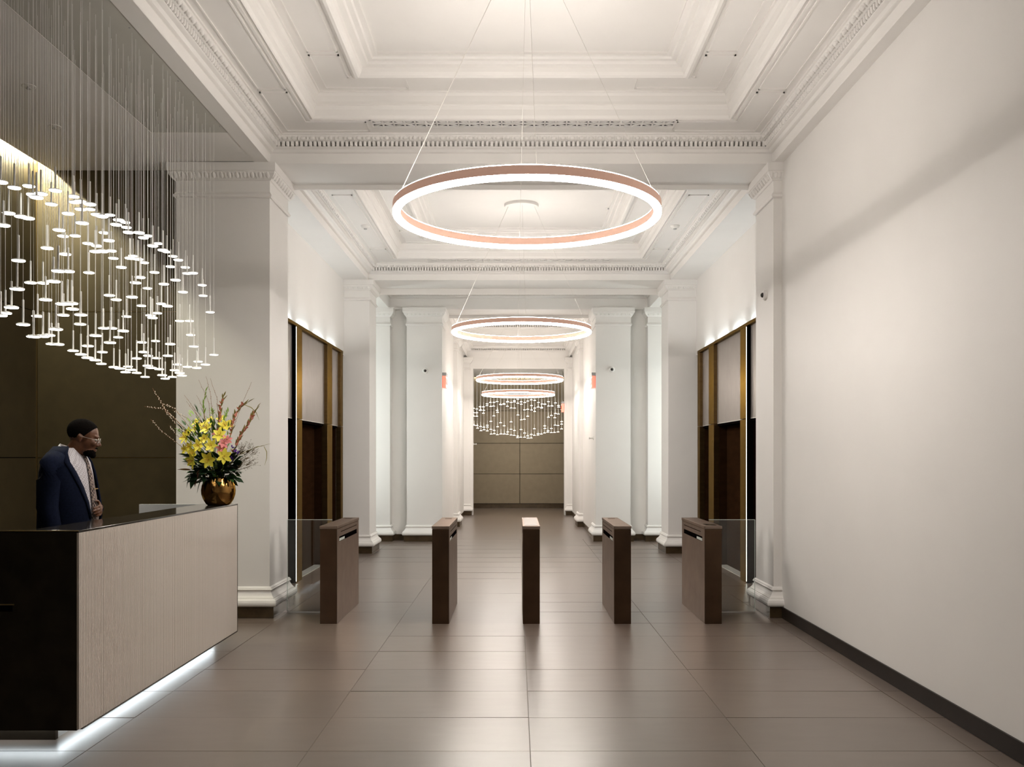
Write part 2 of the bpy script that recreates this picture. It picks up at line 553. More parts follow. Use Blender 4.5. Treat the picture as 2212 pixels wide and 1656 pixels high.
def band(parent, rect, inset, z, pitch, me, name, vis_y=None, sides=('far', 'left', 'right')):
    """repeated ornament along the sides of a coffer"""
    x0, x1, y0, y1 = rect[0] + inset, rect[1] - inset, rect[2] + inset, rect[3] - inset
    if 'far' in sides:
        n = int((x1 - x0) / pitch)
        p = (x1 - x0) / n
        for k in range(n):
            instance(name, me, parent, (x0 + p * (k + 0.5), y1, z), (0, 0, math.pi))
    ys = max(y0, vis_y) if vis_y else y0
    n = int((y1 - ys) / pitch)
    for k in range(n):
        y = y1 - pitch * (k + 0.5)
        if 'left' in sides:
            instance(name, me, parent, (x0, y, z), (0, 0, -math.pi / 2))
        if 'right' in sides:
            instance(name, me, parent, (x1, y, z), (0, 0, math.pi / 2))


def band_stuff(parent, rect, inset, z, pitch, src, name, m, sides=('far', 'left', 'right')):
    x0, x1, y0, y1 = rect[0] + inset, rect[1] - inset, rect[2] + inset, rect[3] - inset
    mb = MB()

    def put(loc, rz):
        M = Matrix.Translation(loc) @ Matrix.Rotation(rz, 4, 'Z')
        o = len(mb.v)
        mb.v += [M @ p for p in src.v]
        for f in src.f:
            mb.face([o + i for i in f])
    if 'far' in sides:
        n = int((x1 - x0) / pitch)
        p = (x1 - x0) / n
        for k in range(n):
            put((x0 + p * (k + 0.5), y1, z), math.pi)
    n = int((y1 - y0) / pitch)
    for k in range(n):
        y = y1 - pitch * (k + 0.5)
        if 'left' in sides: put((x0, y, z), -math.pi / 2)
        if 'right' in sides: put((x1, y, z), math.pi / 2)
    return tag(mb.build(name, m, parent, fix=False), kind='stuff')


def frame_strip(parent, pts, z, w=0.014, h=0.010):
    """raised bead round a sunk field on a soffit"""
    mb = MB()
    for a, b_ in zip(pts[:-1], pts[1:]):
        x0, x1 = sorted((a[0], b_[0]))
        y0, y1 = sorted((a[1], b_[1]))
        mb.box(x0 - w / 2, x1 + w / 2, y0 - w / 2, y1 + w / 2, z - h, z + 0.002)
    mb.build('panel_moulding', 'ceiling_paint', parent)


def grow(prof, g):
    return [(d + g, z) for d, z in prof]


def shift(prof, dz):
    return [(d, z + dz) for d, z in prof]


def coffer(rect, detail, low=None, dz=0.0, shallow=False):
    x0, x1, y0, y1 = rect
    zt = (4.75 if shallow else 5.05) + dz
    e = 0.165 if shallow else 1.25
    c = MB()
    c.quad((x0 + e, y0 + e, zt), (x1 - e, y0 + e, zt), (x1 - e, y1 - e, zt), (x0 + e, y1 - e, zt))
    ce = struct('ceiling', c, 'ceiling_paint', fix=False)
    pr = shift(CORNICE, dz)
    if low is not None:
        pr = [(0, low)] + pr[1:]
    MB().sweep(pr, rect).build('cornice_moulding', 'ceiling_paint', ce, fix=False)
    MB().sweep(shift(OVOLO, dz), rect).build('egg_and_dart_moulding', 'ceiling_paint', ce, fix=False)
    if not shallow:
        MB().sweep(shift(SOFFIT, dz), rect).build('cornice_soffit', 'ceiling_paint', ce, fix=False)
        MB().sweep(shift(ROLL1, dz), rect).build('coffer_moulding', 'ceiling_paint', ce, fix=False)
        MB().sweep(shift(SOFFIT2, dz), rect).build('coffer_soffit', 'ceiling_paint', ce, fix=False)
        MB().sweep(shift(ROLL2, dz), rect, ).build('inner_coffer_moulding', 'ceiling_paint', ce, fix=False)
        for (d0, d1, z, gap) in ((0.225, 0.455, 4.75 + dz, 1.22), (0.70, 0.945, 4.97 + dz, 1.45)):
            if gap * 2 > (y1 - y0):
                continue
            for sx in (0, 1):
                a = x0 + d0 if sx == 0 else x1 - d0
                b_ = x0 + d1 if sx == 0 else x1 - d1
                ye = y1 - gap
                frame_strip(ce, [(a, y0 + gap), (a, ye), (b_, ye), (b_, y0 + gap), (a, y0 + gap)], z)
                xe = (x0 + 1.02 if sx == 0 else x1 - 1.02) if d0 < 0.5 else (x0 + 1.45 if sx == 0 else x1 - 1.45)
                yc0 = ye + 0.07
                frame_strip(ce, [(b_, yc0), (a, yc0), (a, y1 - d0), (xe, y1 - d0), (xe, y1 - d1), (b_, y1 - d1), (b_, yc0)], z)
    if detail:
        band(ce, rect, 0.085, 4.643 + dz, 0.0442, leaf_me, 'dentil', 5.85)
        band(ce, rect, 0.128, 4.712 + dz, 0.0905, egg_me, 'egg_ornament', 5.85)
    else:
        band_stuff(ce, rect, 0.085, 4.643 + dz, 0.0442 if not shallow else 0.05, LEAF, 'dentil_row', 'ceiling_paint')
        if not shallow:
            band_stuff(ce, rect, 0.128, 4.712 + dz, 0.0905, egg, 'egg_row', 'ceiling_paint')
    return ce


BX1 = 2.54
bay1 = (XL, BX1, 3.3, 9.0)
bay2 = (XL, BX1, 9.72, 14.95)
bay3 = (-2.40, 2.50, 15.70, 17.25)
bay4 = (-1.33, 1.44, 17.95, 20.6)
bay5 = (-1.33, 1.44, 21.3, 24.69)
c1 = coffer(bay1, True)
c2 = coffer(bay2, False)
c3 = coffer(bay3, False, low=4.39, shallow=True)
c4 = coffer(bay4, False, low=4.33, dz=-0.12, shallow=True)
c5 = coffer(bay5, False, low=4.28, dz=-0.17, shallow=True)
# beams and flat ceilings round the coffers
bm_ = MB()
bm_.quad((XL, 9.0, ZS), (BX1, 9.0, ZS), (BX1, 9.72, ZS), (XL, 9.72, ZS))
bm_.quad((BX1, -1.9, ZS), (3.5, -1.9, ZS), (3.5, 15.7, ZS), (BX1, 15.7, ZS))
bm_.quad((-3.5, 9.0, ZS), (XL, 9.0, ZS), (XL, 15.7, ZS), (-3.5, 15.7, ZS))
bm_.quad((XL, 14.95, ZS), (BX1, 14.95, ZS), (BX1, 15.70, ZS), (XL, 15.70, ZS))
bm_.quad((XL, -1.9, ZS), (BX1, -1.9, ZS), (BX1, 3.3, ZS), (XL, 3.3, ZS))
struct('ceiling_beams', bm_, 'ceiling_paint', fix=False)
MB().box(XL + 0.02, BX1 - 0.02, 9.71, 9.735, 4.455, 4.50).build('beam_bead', 'ceiling_paint', c2)
b3 = MB()
b3.quad((-4.0, 17.25, 4.39), (4.0, 17.25, 4.39), (4.0, 17.95, 4.39), (-4.0, 17.95, 4.39))
b3.quad((-4.0, 15.7, 4.39), (-2.40, 15.7, 4.39), (-2.40, 17.25, 4.39), (-4.0, 17.25, 4.39))
b3.quad((2.50, 15.7, 4.39), (4.0, 15.7, 4.39), (4.0, 17.25, 4.39), (2.50, 17.25, 4.39))
b3.quad((-1.9, 20.6, 4.33), (1.9, 20.6, 4.33), (1.9, 21.3, 4.33), (-1.9, 21.3, 4.33))
for (xa, xb) in ((-1.9, -1.33), (1.44, 1.9)):
    b3.quad((xa, 17.95, 4.33), (xb, 17.95, 4.33), (xb, 24.7, 4.33), (xa, 24.7, 4.33))
struct('ceiling_passage', b3, 'ceiling_paint', fix=False)
struct('ceiling_far', MB().box(-4.2, 4.2, 24.95, 27.95, 4.03, 4.10), 'ceiling_paint')

# alcove ceiling with the slot for the cove light along the side wall
ZA = 4.506
AX0 = -4.71
ca = MB()
ca.box(AX0, -3.28, -1.9, YB + 0.012, ZA, ZA + 0.07)
ca.box(-3.28, -2.585, 8.155, YB + 0.012, ZA, ZA + 0.07)
ca.box(-2.585, XL - 0.003, -1.9, 9.0, ZS, ZA + 0.07)
ca.box(-3.28, -2.585, -1.9, 2.0, ZA, ZA + 0.07)
ca.box(-5.1, AX0, -1.9, YB + 0.012, 4.86, 4.90)
ca.box(AX0 - 0.012, AX0, -1.9, YB + 0.012, ZA, 4.87)
struct('ceiling_alcove', ca, 'ceiling_paint')
plate = thing('pendant_mounting_plate', 'grey recessed ceiling plate that the hanging disc pendants drop from', 'ceiling plate', (-2.9325, 5.08, ZA + 0.0008))
MB().box(-0.344, 0.344, -3.07, 3.07, 0, 0.03).build('plate', 'grey_paint', plate)
for (u, v) in ((110, 60), (280, 60), (236, 177), (385, 175), (475, 273)):
    D = (ZA + 0.0008 - CAMZ) * F / (VPY - v)
    x = (u - VPX) / F * D
    MB().lathe([(0.007, -0.004), (0.007, 0.001)], 10, (max(-0.33, min(0.33, x + 2.9325)), D - 5.08, 0)).build('screw', 'plastic_grey', plate)
for (nm, u, v, lab) in (('ceiling_sprinkler', 118, 273, 'small round sprinkler in the alcove ceiling near the light cove'),
                        ('ceiling_sprinkler', 62, 186, 'small grey sprinkler in the alcove ceiling at the left frame edge')):
    D = (ZA - CAMZ) * F / (VPY - v)
    p = px(u, v, D)
    s = thing(nm, lab, 'sprinkler', (p.x, p.y, ZA))
    MB().lathe([(0.055, 0.0), (0.055, -0.004), (0.045, -0.007)], 20).build('escutcheon', 'plastic_white', s, smooth=False)
    MB().lathe([(0.012, -0.006), (0.010, -0.018), (0.020, -0.020), (0.020, -0.023)], 12).build('deflector', 'plastic_grey', s)
# cove LED along the alcove side
cv = thing('cove_light', 'bright linear light hidden in the slot along the alcove side wall', 'cove light', (-4.855, 8.1, 4.632))
MB().box(-0.012, 0.012, -0.2, 1.11, -0.006, 0.0).build('light_strip', 'cove_light', cv)
MB().box(-0.02, 0.02, -0.2, 1.11, 0.0, 0.02).build('channel', 'white_metal', cv)

# ------------------------------------------------------------------ columns
CAP = [(0, 4.165), (0.012, 4.168), (0.022, 4.18), (0.022, 4.195), (0.012, 4.205), (0.008, 4.215), (0.0, 4.225), (0, 4.335), (0.012, 4.338),
       (0.018, 4.345), (0.04, 4.365), (0.058, 4.395), (0.062, 4.415), (0.072, 4.42), (0.072, 4.50)]
BASE = [(0.052, 0.112), (0.068, 0.116), (0.078, 0.130), (0.080, 0.15), (0.074, 0.172), (0.060, 0.190), (0.052, 0.193), (0.052, 0.200), (0.046, 0.202),
        (0.032, 0.220), (0.020, 0.244), (0.014, 0.268), (0.026, 0.270), (0.028, 0.280), (0.020, 0.286), (0.020, 0.290), (0.016, 0.298), (0.006, 0.304), (0, 0.306)]


def column(label, x0, x1, y0, y1, ztop=4.50, eggs=None, base=True, cap=True, cat='column', dzc=0.0):
    cx, cy = (x0 + x1) / 2, (y0 + y1) / 2
    c = thing('column', label, cat, (cx, cy, 0))
    r = (x0 - cx, x1 - cx, y0 - cy, y1 - cy)
    MB().box(*r, 0.11, ztop).build('shaft', 'white_paint', c)
    if base:
        p = MB()
        p.box(r[0] - 0.05, r[1] + 0.05, r[2] - 0.05, r[3] + 0.05, 0, 0.112)
        p.build('plinth', 'plinth_bronze', c, bevel=0.002)
        m = MB().sweep(grow(BASE, 0.002), r, sign=-1)
        o = m.build('base_moulding', 'white_paint', c, fix=False)
    else:
        MB().box(r[0] - 0.004, r[1] + 0.004, r[2] - 0.004, r[3] + 0.004, 0, 0.112).build('plinth', 'plinth_bronze', c)
    if cap:
        dz = ztop - 4.50
        MB().sweep(grow(shift(CAP, dz), 0.002), r, sign=-1).build('capital', 'white_paint', c, fix=False)
        if eggs == 'parts':
            z = 4.378 + dz
            n = max(2, int((r[1] - r[0] + 0.06) / 0.073))
            pth = (r[1] - r[0] + 0.06) / n
            for k in range(n):
                instance('egg_ornament', cap_egg, c, (r[0] - 0.03 + pth * (k + 0.5), r[2] - 0.048, z), (math.radians(35), 0, 0))
            n = int((r[3] - r[2] + 0.06) / 0.073)
            pth = (r[3] - r[2] + 0.06) / n
            for k in range(n):
                for sx in ((r[0] - 0.048, -1), (r[1] + 0.048, 1)):
                    if (cx < 0) == (sx[1] > 0):
                        instance('egg_ornament', cap_egg, c, (sx[0], r[2] - 0.03 + pth * (k + 0.5), z), (0, math.radians(-35) * -sx[1] * -1, 0), (1, 1, 1)).rotation_euler = (math.radians(35), 0, math.radians(90 * sx[1]))
        elif eggs == 'row':
            mb = MB()
            z = 4.378 + dz
            n = max(2, int((r[1] - r[0] + 0.06) / 0.073))
            pth = (r[1] - r[0] + 0.06) / n
            for k in range(n):
                mb.ball((r[0] - 0.03 + pth * (k + 0.5), r[2] - 0.046, z), (0.022, 0.014, 0.030), 6, 4)
            tag(mb.build('egg_row', 'white_paint', c, fix=False), kind='stuff')
    return c


ce_ = MB()
ce_.ball((0, 0.004, 0), (0.023, 0.013, 0.034), 10, 6)
ce_.box(-0.0375, -0.0345, -0.010, 0.012, -0.03, 0.03)
cap_egg = ce_.mesh('egg_ornament', 'white_paint')
cap_egg.polygons.foreach_set('use_smooth', [True] * len(cap_egg.polygons))

column('broad white square column behind the flower vase', -3.38, -2.45, 9.02, 9.74, eggs='parts')
pier = column('white pilaster at the end of the long right wall', 2.558, 2.66, 9.02, 9.68, eggs='parts', cat='pilaster')
column('white column past the left elevators', -3.0, -2.42, 14.97, 15.67, eggs='row')
column('white column past the right elevators', 2.51, 3.1, 14.97, 15.67, eggs='row')
column('wide white pier left of the passage, with a dome camera', -2.06, -1.396, 17.08, 17.80, ztop=4.39, eggs='row', cat='pier')
column('wide white pier right of the passage, with a dome camera', 1.50, 2.155, 17.08, 17.80, ztop=4.39, eggs='row', cat='pier')
column('brightly lit narrow pilaster left of the left pier', -2.66, -2.375, 17.08, 17.40, ztop=4.39, eggs='row', cat='pilaster')
column('brightly lit narrow pilaster right of the right pier', 2.48, 2.76, 17.08, 17.40, ztop=4.39, eggs='row', cat='pilaster')
column('slim white column deep in the passage on its left side', -1.56, -1.33, 20.6, 21.3, ztop=4.33, eggs='row')
column('slim white column deep in the passage on its right side', 1.44, 1.66, 20.6, 21.3, ztop=4.33, eggs='row')
column('low relief pilaster left of the far doorway', -1.55, -1.255, 24.62, 24.75, ztop=4.28, cat='pilaster')
column('low relief pilaster right of the far doorway', 1.395, 1.70, 24.62, 24.75, ztop=4.28, cat='pilaster')
struct('baseboard_left_passage', MB().box(-3.7, -1.42, 17.345, 17.36, 0, 0.112).box(-1.42, -1.405, 17.6, 24.7, 0, 0.112), 'plinth_bronze')
struct('baseboard_right_passage', MB().box(1.52, 3.7, 17.345, 17.36, 0, 0.112).box(1.505, 1.52, 17.6, 24.7, 0, 0.112), 'plinth_bronze')

for (x, sg, lab) in ((-3.74, 1, 'added tall fill light, unseen beyond the left column'), (3.74, -1, 'added tall fill light, unseen beyond the right column')):
    fill_lt = thing('added_fill_light', lab, 'fill light', (x, 16.35, 0))  # unseen lamps added to brighten the third bay and its piers
    xa, xb = sorted((0.0, sg * 0.03))
    MB().box(xa, xb, -0.07, 0.07, 0.7, 3.7).build('backplate', 'white_metal', fill_lt)
    xa, xb = sorted((sg * 0.03, sg * 0.06))
    MB().box(xa, xb, -0.05, 0.05, 0.75, 3.65).build('diffuser', 'wing_fill_light', fill_lt)

# ------------------------------------------------------------------ elevator portals
def portal(sgn, xw, label):
    t = thing('elevator_portal', label, 'elevator portal', (xw, 9.75, 0))
    Y = lambda y: y - 9.75
    def bx(mb, a, b_, y0, y1, z0, z1, mi=0):
        xa, xb = sorted((sgn * a, sgn * b_))       # a, b: distance out into the lobby from the wall plane
        return mb.box(xa, xb, Y(y0), Y(y1), z0, z1, mi)
    ZT, ZD = 3.245, 2.075
    posts = [(11.47, 11.78), (13.36, 13.71), (14.39, 14.55)]
    opens = [(9.85, 11.47), (11.78, 13.36), (13.71, 14.39)]
    for (a, b_) in posts:
        bx(MB(), -0.02, 0.062, a, b_, ZD + 0.003, ZT).build('post', 'bronze', t, bevel=0.003)
        bx(MB(), -0.02, 0.062, a, b_, 0.0, ZD - 0.003).build('post', 'bronze', t, bevel=0.003)
    for (a, b_) in opens:
        bx(MB(), -0.02, 0.014, a + 0.002, b_ - 0.002, ZD, ZT).build('transom_panel', 'transom_metal', t, bevel=0.002)
        bx(MB(), -0.16, 0.0, a, b_, ZD - 0.03, ZD - 0.002).build('header', 'black_gap', t)
        m = (a + b_) / 2
        for (p, q) in ((a, m - 0.003), (m + 0.003, b_)):
            d = bx(MB(), -0.16, -0.13, p + 0.002, q - 0.002, 0.004, ZD - 0.03).build('door_leaf', 'door_bronze', t, bevel=0.002)
        for (p, q) in ((a, a + 0.012), (b_ - 0.012, b_)):
            bx(MB(), -0.13, -0.02, p, q, 0.0, ZD - 0.03).build('jamb', 'door_bronze', t)
        bx(MB(), -0.13, 0.0, a, b_, 0.0, 0.006).build('sill', 'wire_steel', t)
        bx(MB(), 0.014, 0.018, a + 0.05, b_ - 0.05, ZD - 0.0, ZD + 0.006).build('bottom_trim', 'wire_steel', t)
    # slim vertical light on the near corner of the first post
    bx(MB(), 0.060, 0.064, 11.456, 11.466, 0.02, ZT - 0.01).build('vertical_light', 'portal_line', t)
    bx(MB(), -0.02, 0.056, 11.44, 11.469, 0.0, ZT).build('light_channel', 'black_gap', t)
    bx(MB(), -0.02, 0.064, 9.85, 14.55, ZT, ZT + 0.012).build('top_cap', 'bronze', t)
    bx(MB(), 0.056, 0.064, 9.85, 14.55, ZT + 0.012, ZT + 0.04).build('top_lip', 'bronze', t)
    y = 9.9
    while y < 14.4:
        bx(MB(), 0.016, 0.036, y, y + 0.62, ZT + 0.014, ZT + 0.02).build('uplight', 'portal_light', t)
        y += 0.93
    return t


portal(1, XE_L, 'bronze elevator portal in the left wall with glowing top')
portal(-1, XE_R, 'bronze elevator portal in the right wall with glowing top')

# ------------------------------------------------------------------ far lobby wall
wf = struct('wall_far_lobby', MB().box(-4.2, 4.2, 28.03, 28.3, 0, 4.5), 'black_gap')
for k in range(4):
    z0, z1 = (0.14, 1.055, 2.0, 3.0)[k] + 0.006, (1.055, 2.0, 3.0, 4.35)[k] - 0.006
    for (xa, xb) in ((-4.0, -2.3), (-2.3, 0.114), (0.114, 2.5), (2.5, 4.0)):
        MB().box(xa + 0.006, xb - 0.006, 28.0, 28.03, z0, z1).build('wall_panel', 'far_bronze_panel', wf, bevel=0.003)
struct('baseboard_far', MB().box(-4.0, 4.0, 27.98, 28.0, 0, 0.135), 'plinth_bronze')
fc = thing('cove_light', 'thin light line at the top of the far bronze wall', 'cove light', (0, 27.97, 4.10))
MB().box(-3.9, 3.9, -0.015, 0.012, 0.0, 0.012).build('light_strip', 'far_cove_light', fc)
MB().box(-3.9, 3.9, -0.018, 0.015, 0.012, 0.03).build('channel', 'white_metal', fc)

# ------------------------------------------------------------------ vent grilles in the ceiling
def grille(label, xa, xb, ya, yb, z, n, parts=True):
    g = thing('vent_grille', label, 'vent', ((xa + xb) / 2, (ya + yb) / 2, z))
    w, d = xb - xa, yb - ya
    MB().box(-w / 2, w / 2, -d / 2, d / 2, -0.001, 0.0).build('dark_backing', 'black_gap', g)
    fr = MB()
    t = 0.014
    fr.box(-w / 2, w / 2, -d / 2, -d / 2 + t, -0.016, -0.001).box(-w / 2, w / 2, d / 2 - t, d / 2, -0.016, -0.001)
    fr.box(-w / 2, -w / 2 + t, -d / 2, d / 2, -0.016, -0.001).box(w / 2 - t, w / 2, -d / 2, d / 2, -0.016, -0.001)
    fr.build('frame', 'ceiling_paint', g)
    u = (w - 2 * t) / n
    hd = d / 2 - t
    lt = MB()
    b_ = 0.007
    lt.box(-b_, b_, -hd, hd, -0.014, -0.001).box(-u / 2, u / 2, -b_, b_, -0.014, -0.001)
    lt.box(u / 2 - b_, u / 2, -hd, hd, -0.014, -0.001).box(-u / 2, -u / 2 + b_, -hd, hd, -0.014, -0.001)
    L = math.hypot(u / 2, hd)
    for s in (1, -1):
        lt.box(-L, L, -b_, b_, -0.013, -0.001, M=Matrix.Rotation(s * math.atan2(hd, u / 2), 4, 'Z'))
    lt.lathe([(0.024, -0.016), (0.024, -0.001)], 10)
    me = lt.mesh('lattice', 'ceiling_paint')
    for k in range(n):
        instance('lattice', me, g, (-w / 2 + t + u * (k + 0.5), 0, 0))
    return g


grille('long pierced white vent grille in the near coffer ceiling', -1.375, 1.51, 8.475, 8.665, 4.75, 14)
grille('pierced white vent grille in the second coffer ceiling', -1.375, 1.51, 14.43, 14.62, 4.75, 14)
for (u0, lab) in ((712, 'flat white slot grille left in the second ceiling bay'), (1499, 'flat white slot grille right in the second ceiling bay')):
    z = 4.75
    D = (z - CAMZ) * F / (VPY - 404)
    xa = (u0 - VPX) / F * D
    xa = max(xa, XL + 0.24) if xa < 0 else min(xa, BX1 - 0.45)
    s = thing('slot_grille', lab, 'vent', (xa + 0.1, 10.62, z))
    MB().box(-0.1, 0.1, -0.07, 0.07, -0.008, 0).build('frame', 'ceiling_paint', s)
    for k in range(4):
        MB().box(-0.09, 0.09, -0.055 + k * 0.03, -0.045 + k * 0.03, -0.012, -0.008).build('slat', 'grey_paint', s)

# ------------------------------------------------------------------ ring lamps
def ring_lamp(label, x, y, z, rad, zc, segs=96, kind=''):
    t = thing('ring_lamp', label, 'pendant lamp', (x, y, z), group='ring lamps along the lobby')
    ri, ro = rad - 0.026, rad + 0.026

    def torus(pr):
        mb = MB()
        n = len(pr)
        for k in range(segs):
            a = 2 * math.pi * k / segs
            for (r, zz) in pr:
                mb.v.append(Vector((r * math.cos(a), r * math.sin(a), zz)))
        for k in range(segs):
            k2 = (k + 1) % segs
            for i in range(n):
                i2 = (i + 1) % n
                mb.face((k * n + i, k2 * n + i, k2 * n + i2, k * n + i2))
        return mb
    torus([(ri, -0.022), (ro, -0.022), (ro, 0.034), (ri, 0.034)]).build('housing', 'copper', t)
    torus([(ri, -0.022), (ri, -0.040), (rad - 0.015, -0.050), (rad + 0.015, -0.050), (ro, -0.040), (ro, -0.022)]).build('lower_diffuser', 'ring_down' + kind, t, smooth=True)
    torus([(ri + 0.004, 0.034), (ri + 0.004, 0.040), (ro - 0.004, 0.040), (ro - 0.004, 0.034)]).build('upper_diffuser', 'ring_up' + kind, t)
    cz = zc - z
    MB().lathe([(0.20, cz - 0.045), (0.232, cz - 0.040), (0.235, cz - 0.03), (0.235, cz)], 40).build('canopy', 'ceiling_paint', t, smooth=False)
    for (a, rr, m) in ((math.radians(199), 0.0028, 'cable_white'), (math.radians(-22), 0.0013, 'wire_steel'), (math.radians(-87), 0.0013, 'wire_steel'), (math.radians(93), 0.0013, 'wire_steel')):
        p0 = Vector((rad * math.cos(a), rad * math.sin(a), 0.036))
        p1 = Vector((0.19 * math.cos(a), 0.19 * math.sin(a), cz - 0.04))
        MB().tube([p0, p1], rr, 5).build('suspension_wire', m, t)
        if m == 'cable_white':
            for q in (0.35, 0.62):
                MB().ball(p0.lerp(p1, q), (0.005, 0.005, 0.008), 6, 4).build('cable_clip', 'cable_white', t)
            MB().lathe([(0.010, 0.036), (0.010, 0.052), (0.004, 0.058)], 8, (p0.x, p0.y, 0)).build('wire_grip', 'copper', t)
    return t


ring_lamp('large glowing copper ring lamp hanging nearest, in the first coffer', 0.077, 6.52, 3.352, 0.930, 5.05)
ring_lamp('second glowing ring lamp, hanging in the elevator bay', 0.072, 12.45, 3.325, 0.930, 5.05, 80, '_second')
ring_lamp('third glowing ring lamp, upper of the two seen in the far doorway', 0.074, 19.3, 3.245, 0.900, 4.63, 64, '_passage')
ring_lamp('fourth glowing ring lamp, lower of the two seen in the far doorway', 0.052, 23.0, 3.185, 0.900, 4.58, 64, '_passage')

# ------------------------------------------------------------------ disc pendants over the desk
def S(lst, ox, oy):
    return [(ox + a / 6.9, oy + b_ / 6.9) for a, b_ in lst]


PEND = S([(10, 90), (215, 175), (430, 150), (610, 265), (490, 280), (545, 320), (825, 215), (1095, 305), (1110, 390), (1200, 380), (1340, 420), (1200, 495),
          (1340, 495), (765, 420), (1015, 560), (1440, 575), (1520, 600), (1640, 580), (1225, 700), (1550, 845), (130, 555), (310, 605), (420, 630), (50, 735),
          (880, 805), (940, 895), (1120, 890), (1620, 960), (1310, 1005), (1440, 1040), (1420, 1125), (1530, 1120), (1660, 1115), (705, 1075), (970, 1165),
          (1690, 1225), (275, 1260), (870, 1415), (1015, 1420), (1325, 1440), (455, 1590), (640, 1595), (800, 1570)], 0, 380)
PEND += S([(255, 165), (170, 440), (80, 525), (10, 560), (680, 325), (1010, 385), (1070, 380), (1080, 465), (920, 390), (945, 555), (1205, 550), (1195, 690),
           (560, 570), (345, 695), (500, 875), (640, 870), (730, 855), (770, 985), (870, 990), (835, 765), (1630, 260), (1540, 750), (1660, 750), (1425, 860),
           (1310, 1015), (1640, 965), (1525, 1105), (1090, 1085), (1205, 1140), (1305, 1190), (1420, 1225), (1510, 1280)], 0, 600)
PEND += S([(180, 655), (280, 690), (145, 725), (295, 765), (325, 840), (485, 845), (620, 890), (550, 920), (775, 1005), (690, 1040), (840, 1105), (900, 1130),
           (990, 1195), (1070, 1250), (395, 1190), (350, 1225), (470, 1240), (560, 1290), (220, 1360), (955, 1350), (1175, 1360), (715, 1435), (1200, 1450),
           (1290, 1445), (500, 1510), (435, 1590), (855, 1610), (1030, 1550), (1425, 1625)], 230, 380)
PEND += S([(145, 325), (380, 285), (520, 415), (610, 155), (815, 385), (910, 420), (655, 560), (760, 525), (685, 595), (1140, 210), (1440, 265), (1545, 510),
           (1090, 640), (1235, 640), (300, 575), (250, 790), (175, 885), (1255, 850), (1300, 1020), (525, 960), (730, 940), (950, 985), (555, 1105), (620, 1160),
           (740, 1195), (915, 1160), (450, 1200), (615, 1310), (670, 1340), (785, 1360), (320, 1320), (370, 1370), (285, 1405), (450, 1415), (110, 1330),
           (195, 1350), (575, 1475), (830, 1450), (875, 1500), (980, 1475), (1060, 1290), (1015, 1375), (1090, 1415), (1125, 1455), (1205, 1325), (1345, 1340),
           (1365, 1245), (1475, 1290), (1600, 1145)], 230, 600)

dm = MB()
dm.lathe([(0.0375, 0.0), (0.0375, 0.005), (0.030, 0.0075), (0.008, 0.009)], 18, mi=0)
disc_me = dm.mesh('disc', ['white_metal', 'disc_light'])
dl = MB()
dl.lathe([(0.034, -0.004), (0.0365, -0.001), (0.0365, 0.002)], 18)
diff_me = dl.mesh('diffuser', 'disc_light')
stem_me = MB().lathe([(0.006, 0.008), (0.006, 0.145), (0.003, 0.147)], 8).mesh('stem', 'white_metal')
cord_me = MB().lathe([(0.0012, 0.0), (0.0012, 1.0)], 4).mesh('cord', 'white_metal')
RP = random.Random(3)
taken = []
first = None
RIGHT = sorted([q for q in PEND if q[0] > 386], reverse=True)
for (u, v) in sorted(PEND):
    t = (u - VPX) / F
    lo, hi = max(2.62 / -t, 4.95), min(3.245 / -t, 8.08)
    best = None
    for _ in range(60):
        D = RP.uniform(lo, hi) if hi > lo else hi
        p = px(u, v, D)
        clear = min([math.hypot(p.x - q.x, p.y - q.y) for q in taken] or [9])
        zpen = max(0, 2.25 - p.z) + max(0, p.z - 3.62)
        sc = min(clear, 0.085) - 2 * zpen
        if best is None or sc > best[0]:
            best = (sc, p)
    p = best[1]
    taken.append(p)
    lab = 'thin white rod pendant with a glowing disc, in the cluster above the desk'
    if (u, v) in RIGHT and RIGHT.index((u, v)) < 20:
        lab = 'glowing disc pendant before the white column, %s from the cluster right end' % ORD[RIGHT.index((u, v))]
    else:
        lab = 'thin white rod pendant with a glowing disc, in the cluster before the bronze wall'
    o = thing('disc_pendant', lab, 'pendant lamp', p, group='disc pendants above the reception desk')
    instance('disc', disc_me, o)
    instance('diffuser', diff_me, o)
    instance('stem', stem_me, o)
    instance('cord', cord_me, o, (0, 0, 0.146), sc=(1, 1, ZA + 0.0008 - p.z - 0.146))

# the same kind of cluster in the far lobby: 27 rows across, five deep
RF = random.Random(11)
for k in range(27):
    x = -1.235 + 0.0985 * k
    f = abs(k - 14) / 14.0
    ztop, zbot = 3.24 - 0.20 * f ** 2, 2.12 + 0.30 * f ** 2.2
    for j in range(5):
        y = 26.1 + 0.13 * j + RF.uniform(-0.03, 0.03)
        if j == 0: z = ztop - RF.uniform(0.0, 0.12)
        elif j == 1: z = ztop - RF.uniform(0.05, 0.32)
        elif j == 2: z = RF.uniform(zbot + 0.2, ztop - 0.15)
        elif j == 3: z = zbot + RF.uniform(0.06, 0.28)
        else: z = zbot + RF.uniform(0.0, 0.10)
        mb = MB()
        mb.lathe([(0.036, 0.0), (0.036, 0.008)], 10, mi=1)
        mb.lathe([(0.007, 0.008), (0.007, 0.14)], 5, mi=0)
        mb.lathe([(0.0022, 0.14), (0.0022, 4.03 - z)], 4, mi=0)
        o = mb.build('disc_pendant', ['white_metal', 'far_disc_light'], loc=(x + RF.uniform(-0.008, 0.008), y, z))
        tag(o, 'tiny glowing disc pendant in the distant cluster beyond the far doorway', 'pendant lamp', 'disc pendants in the far lobby')

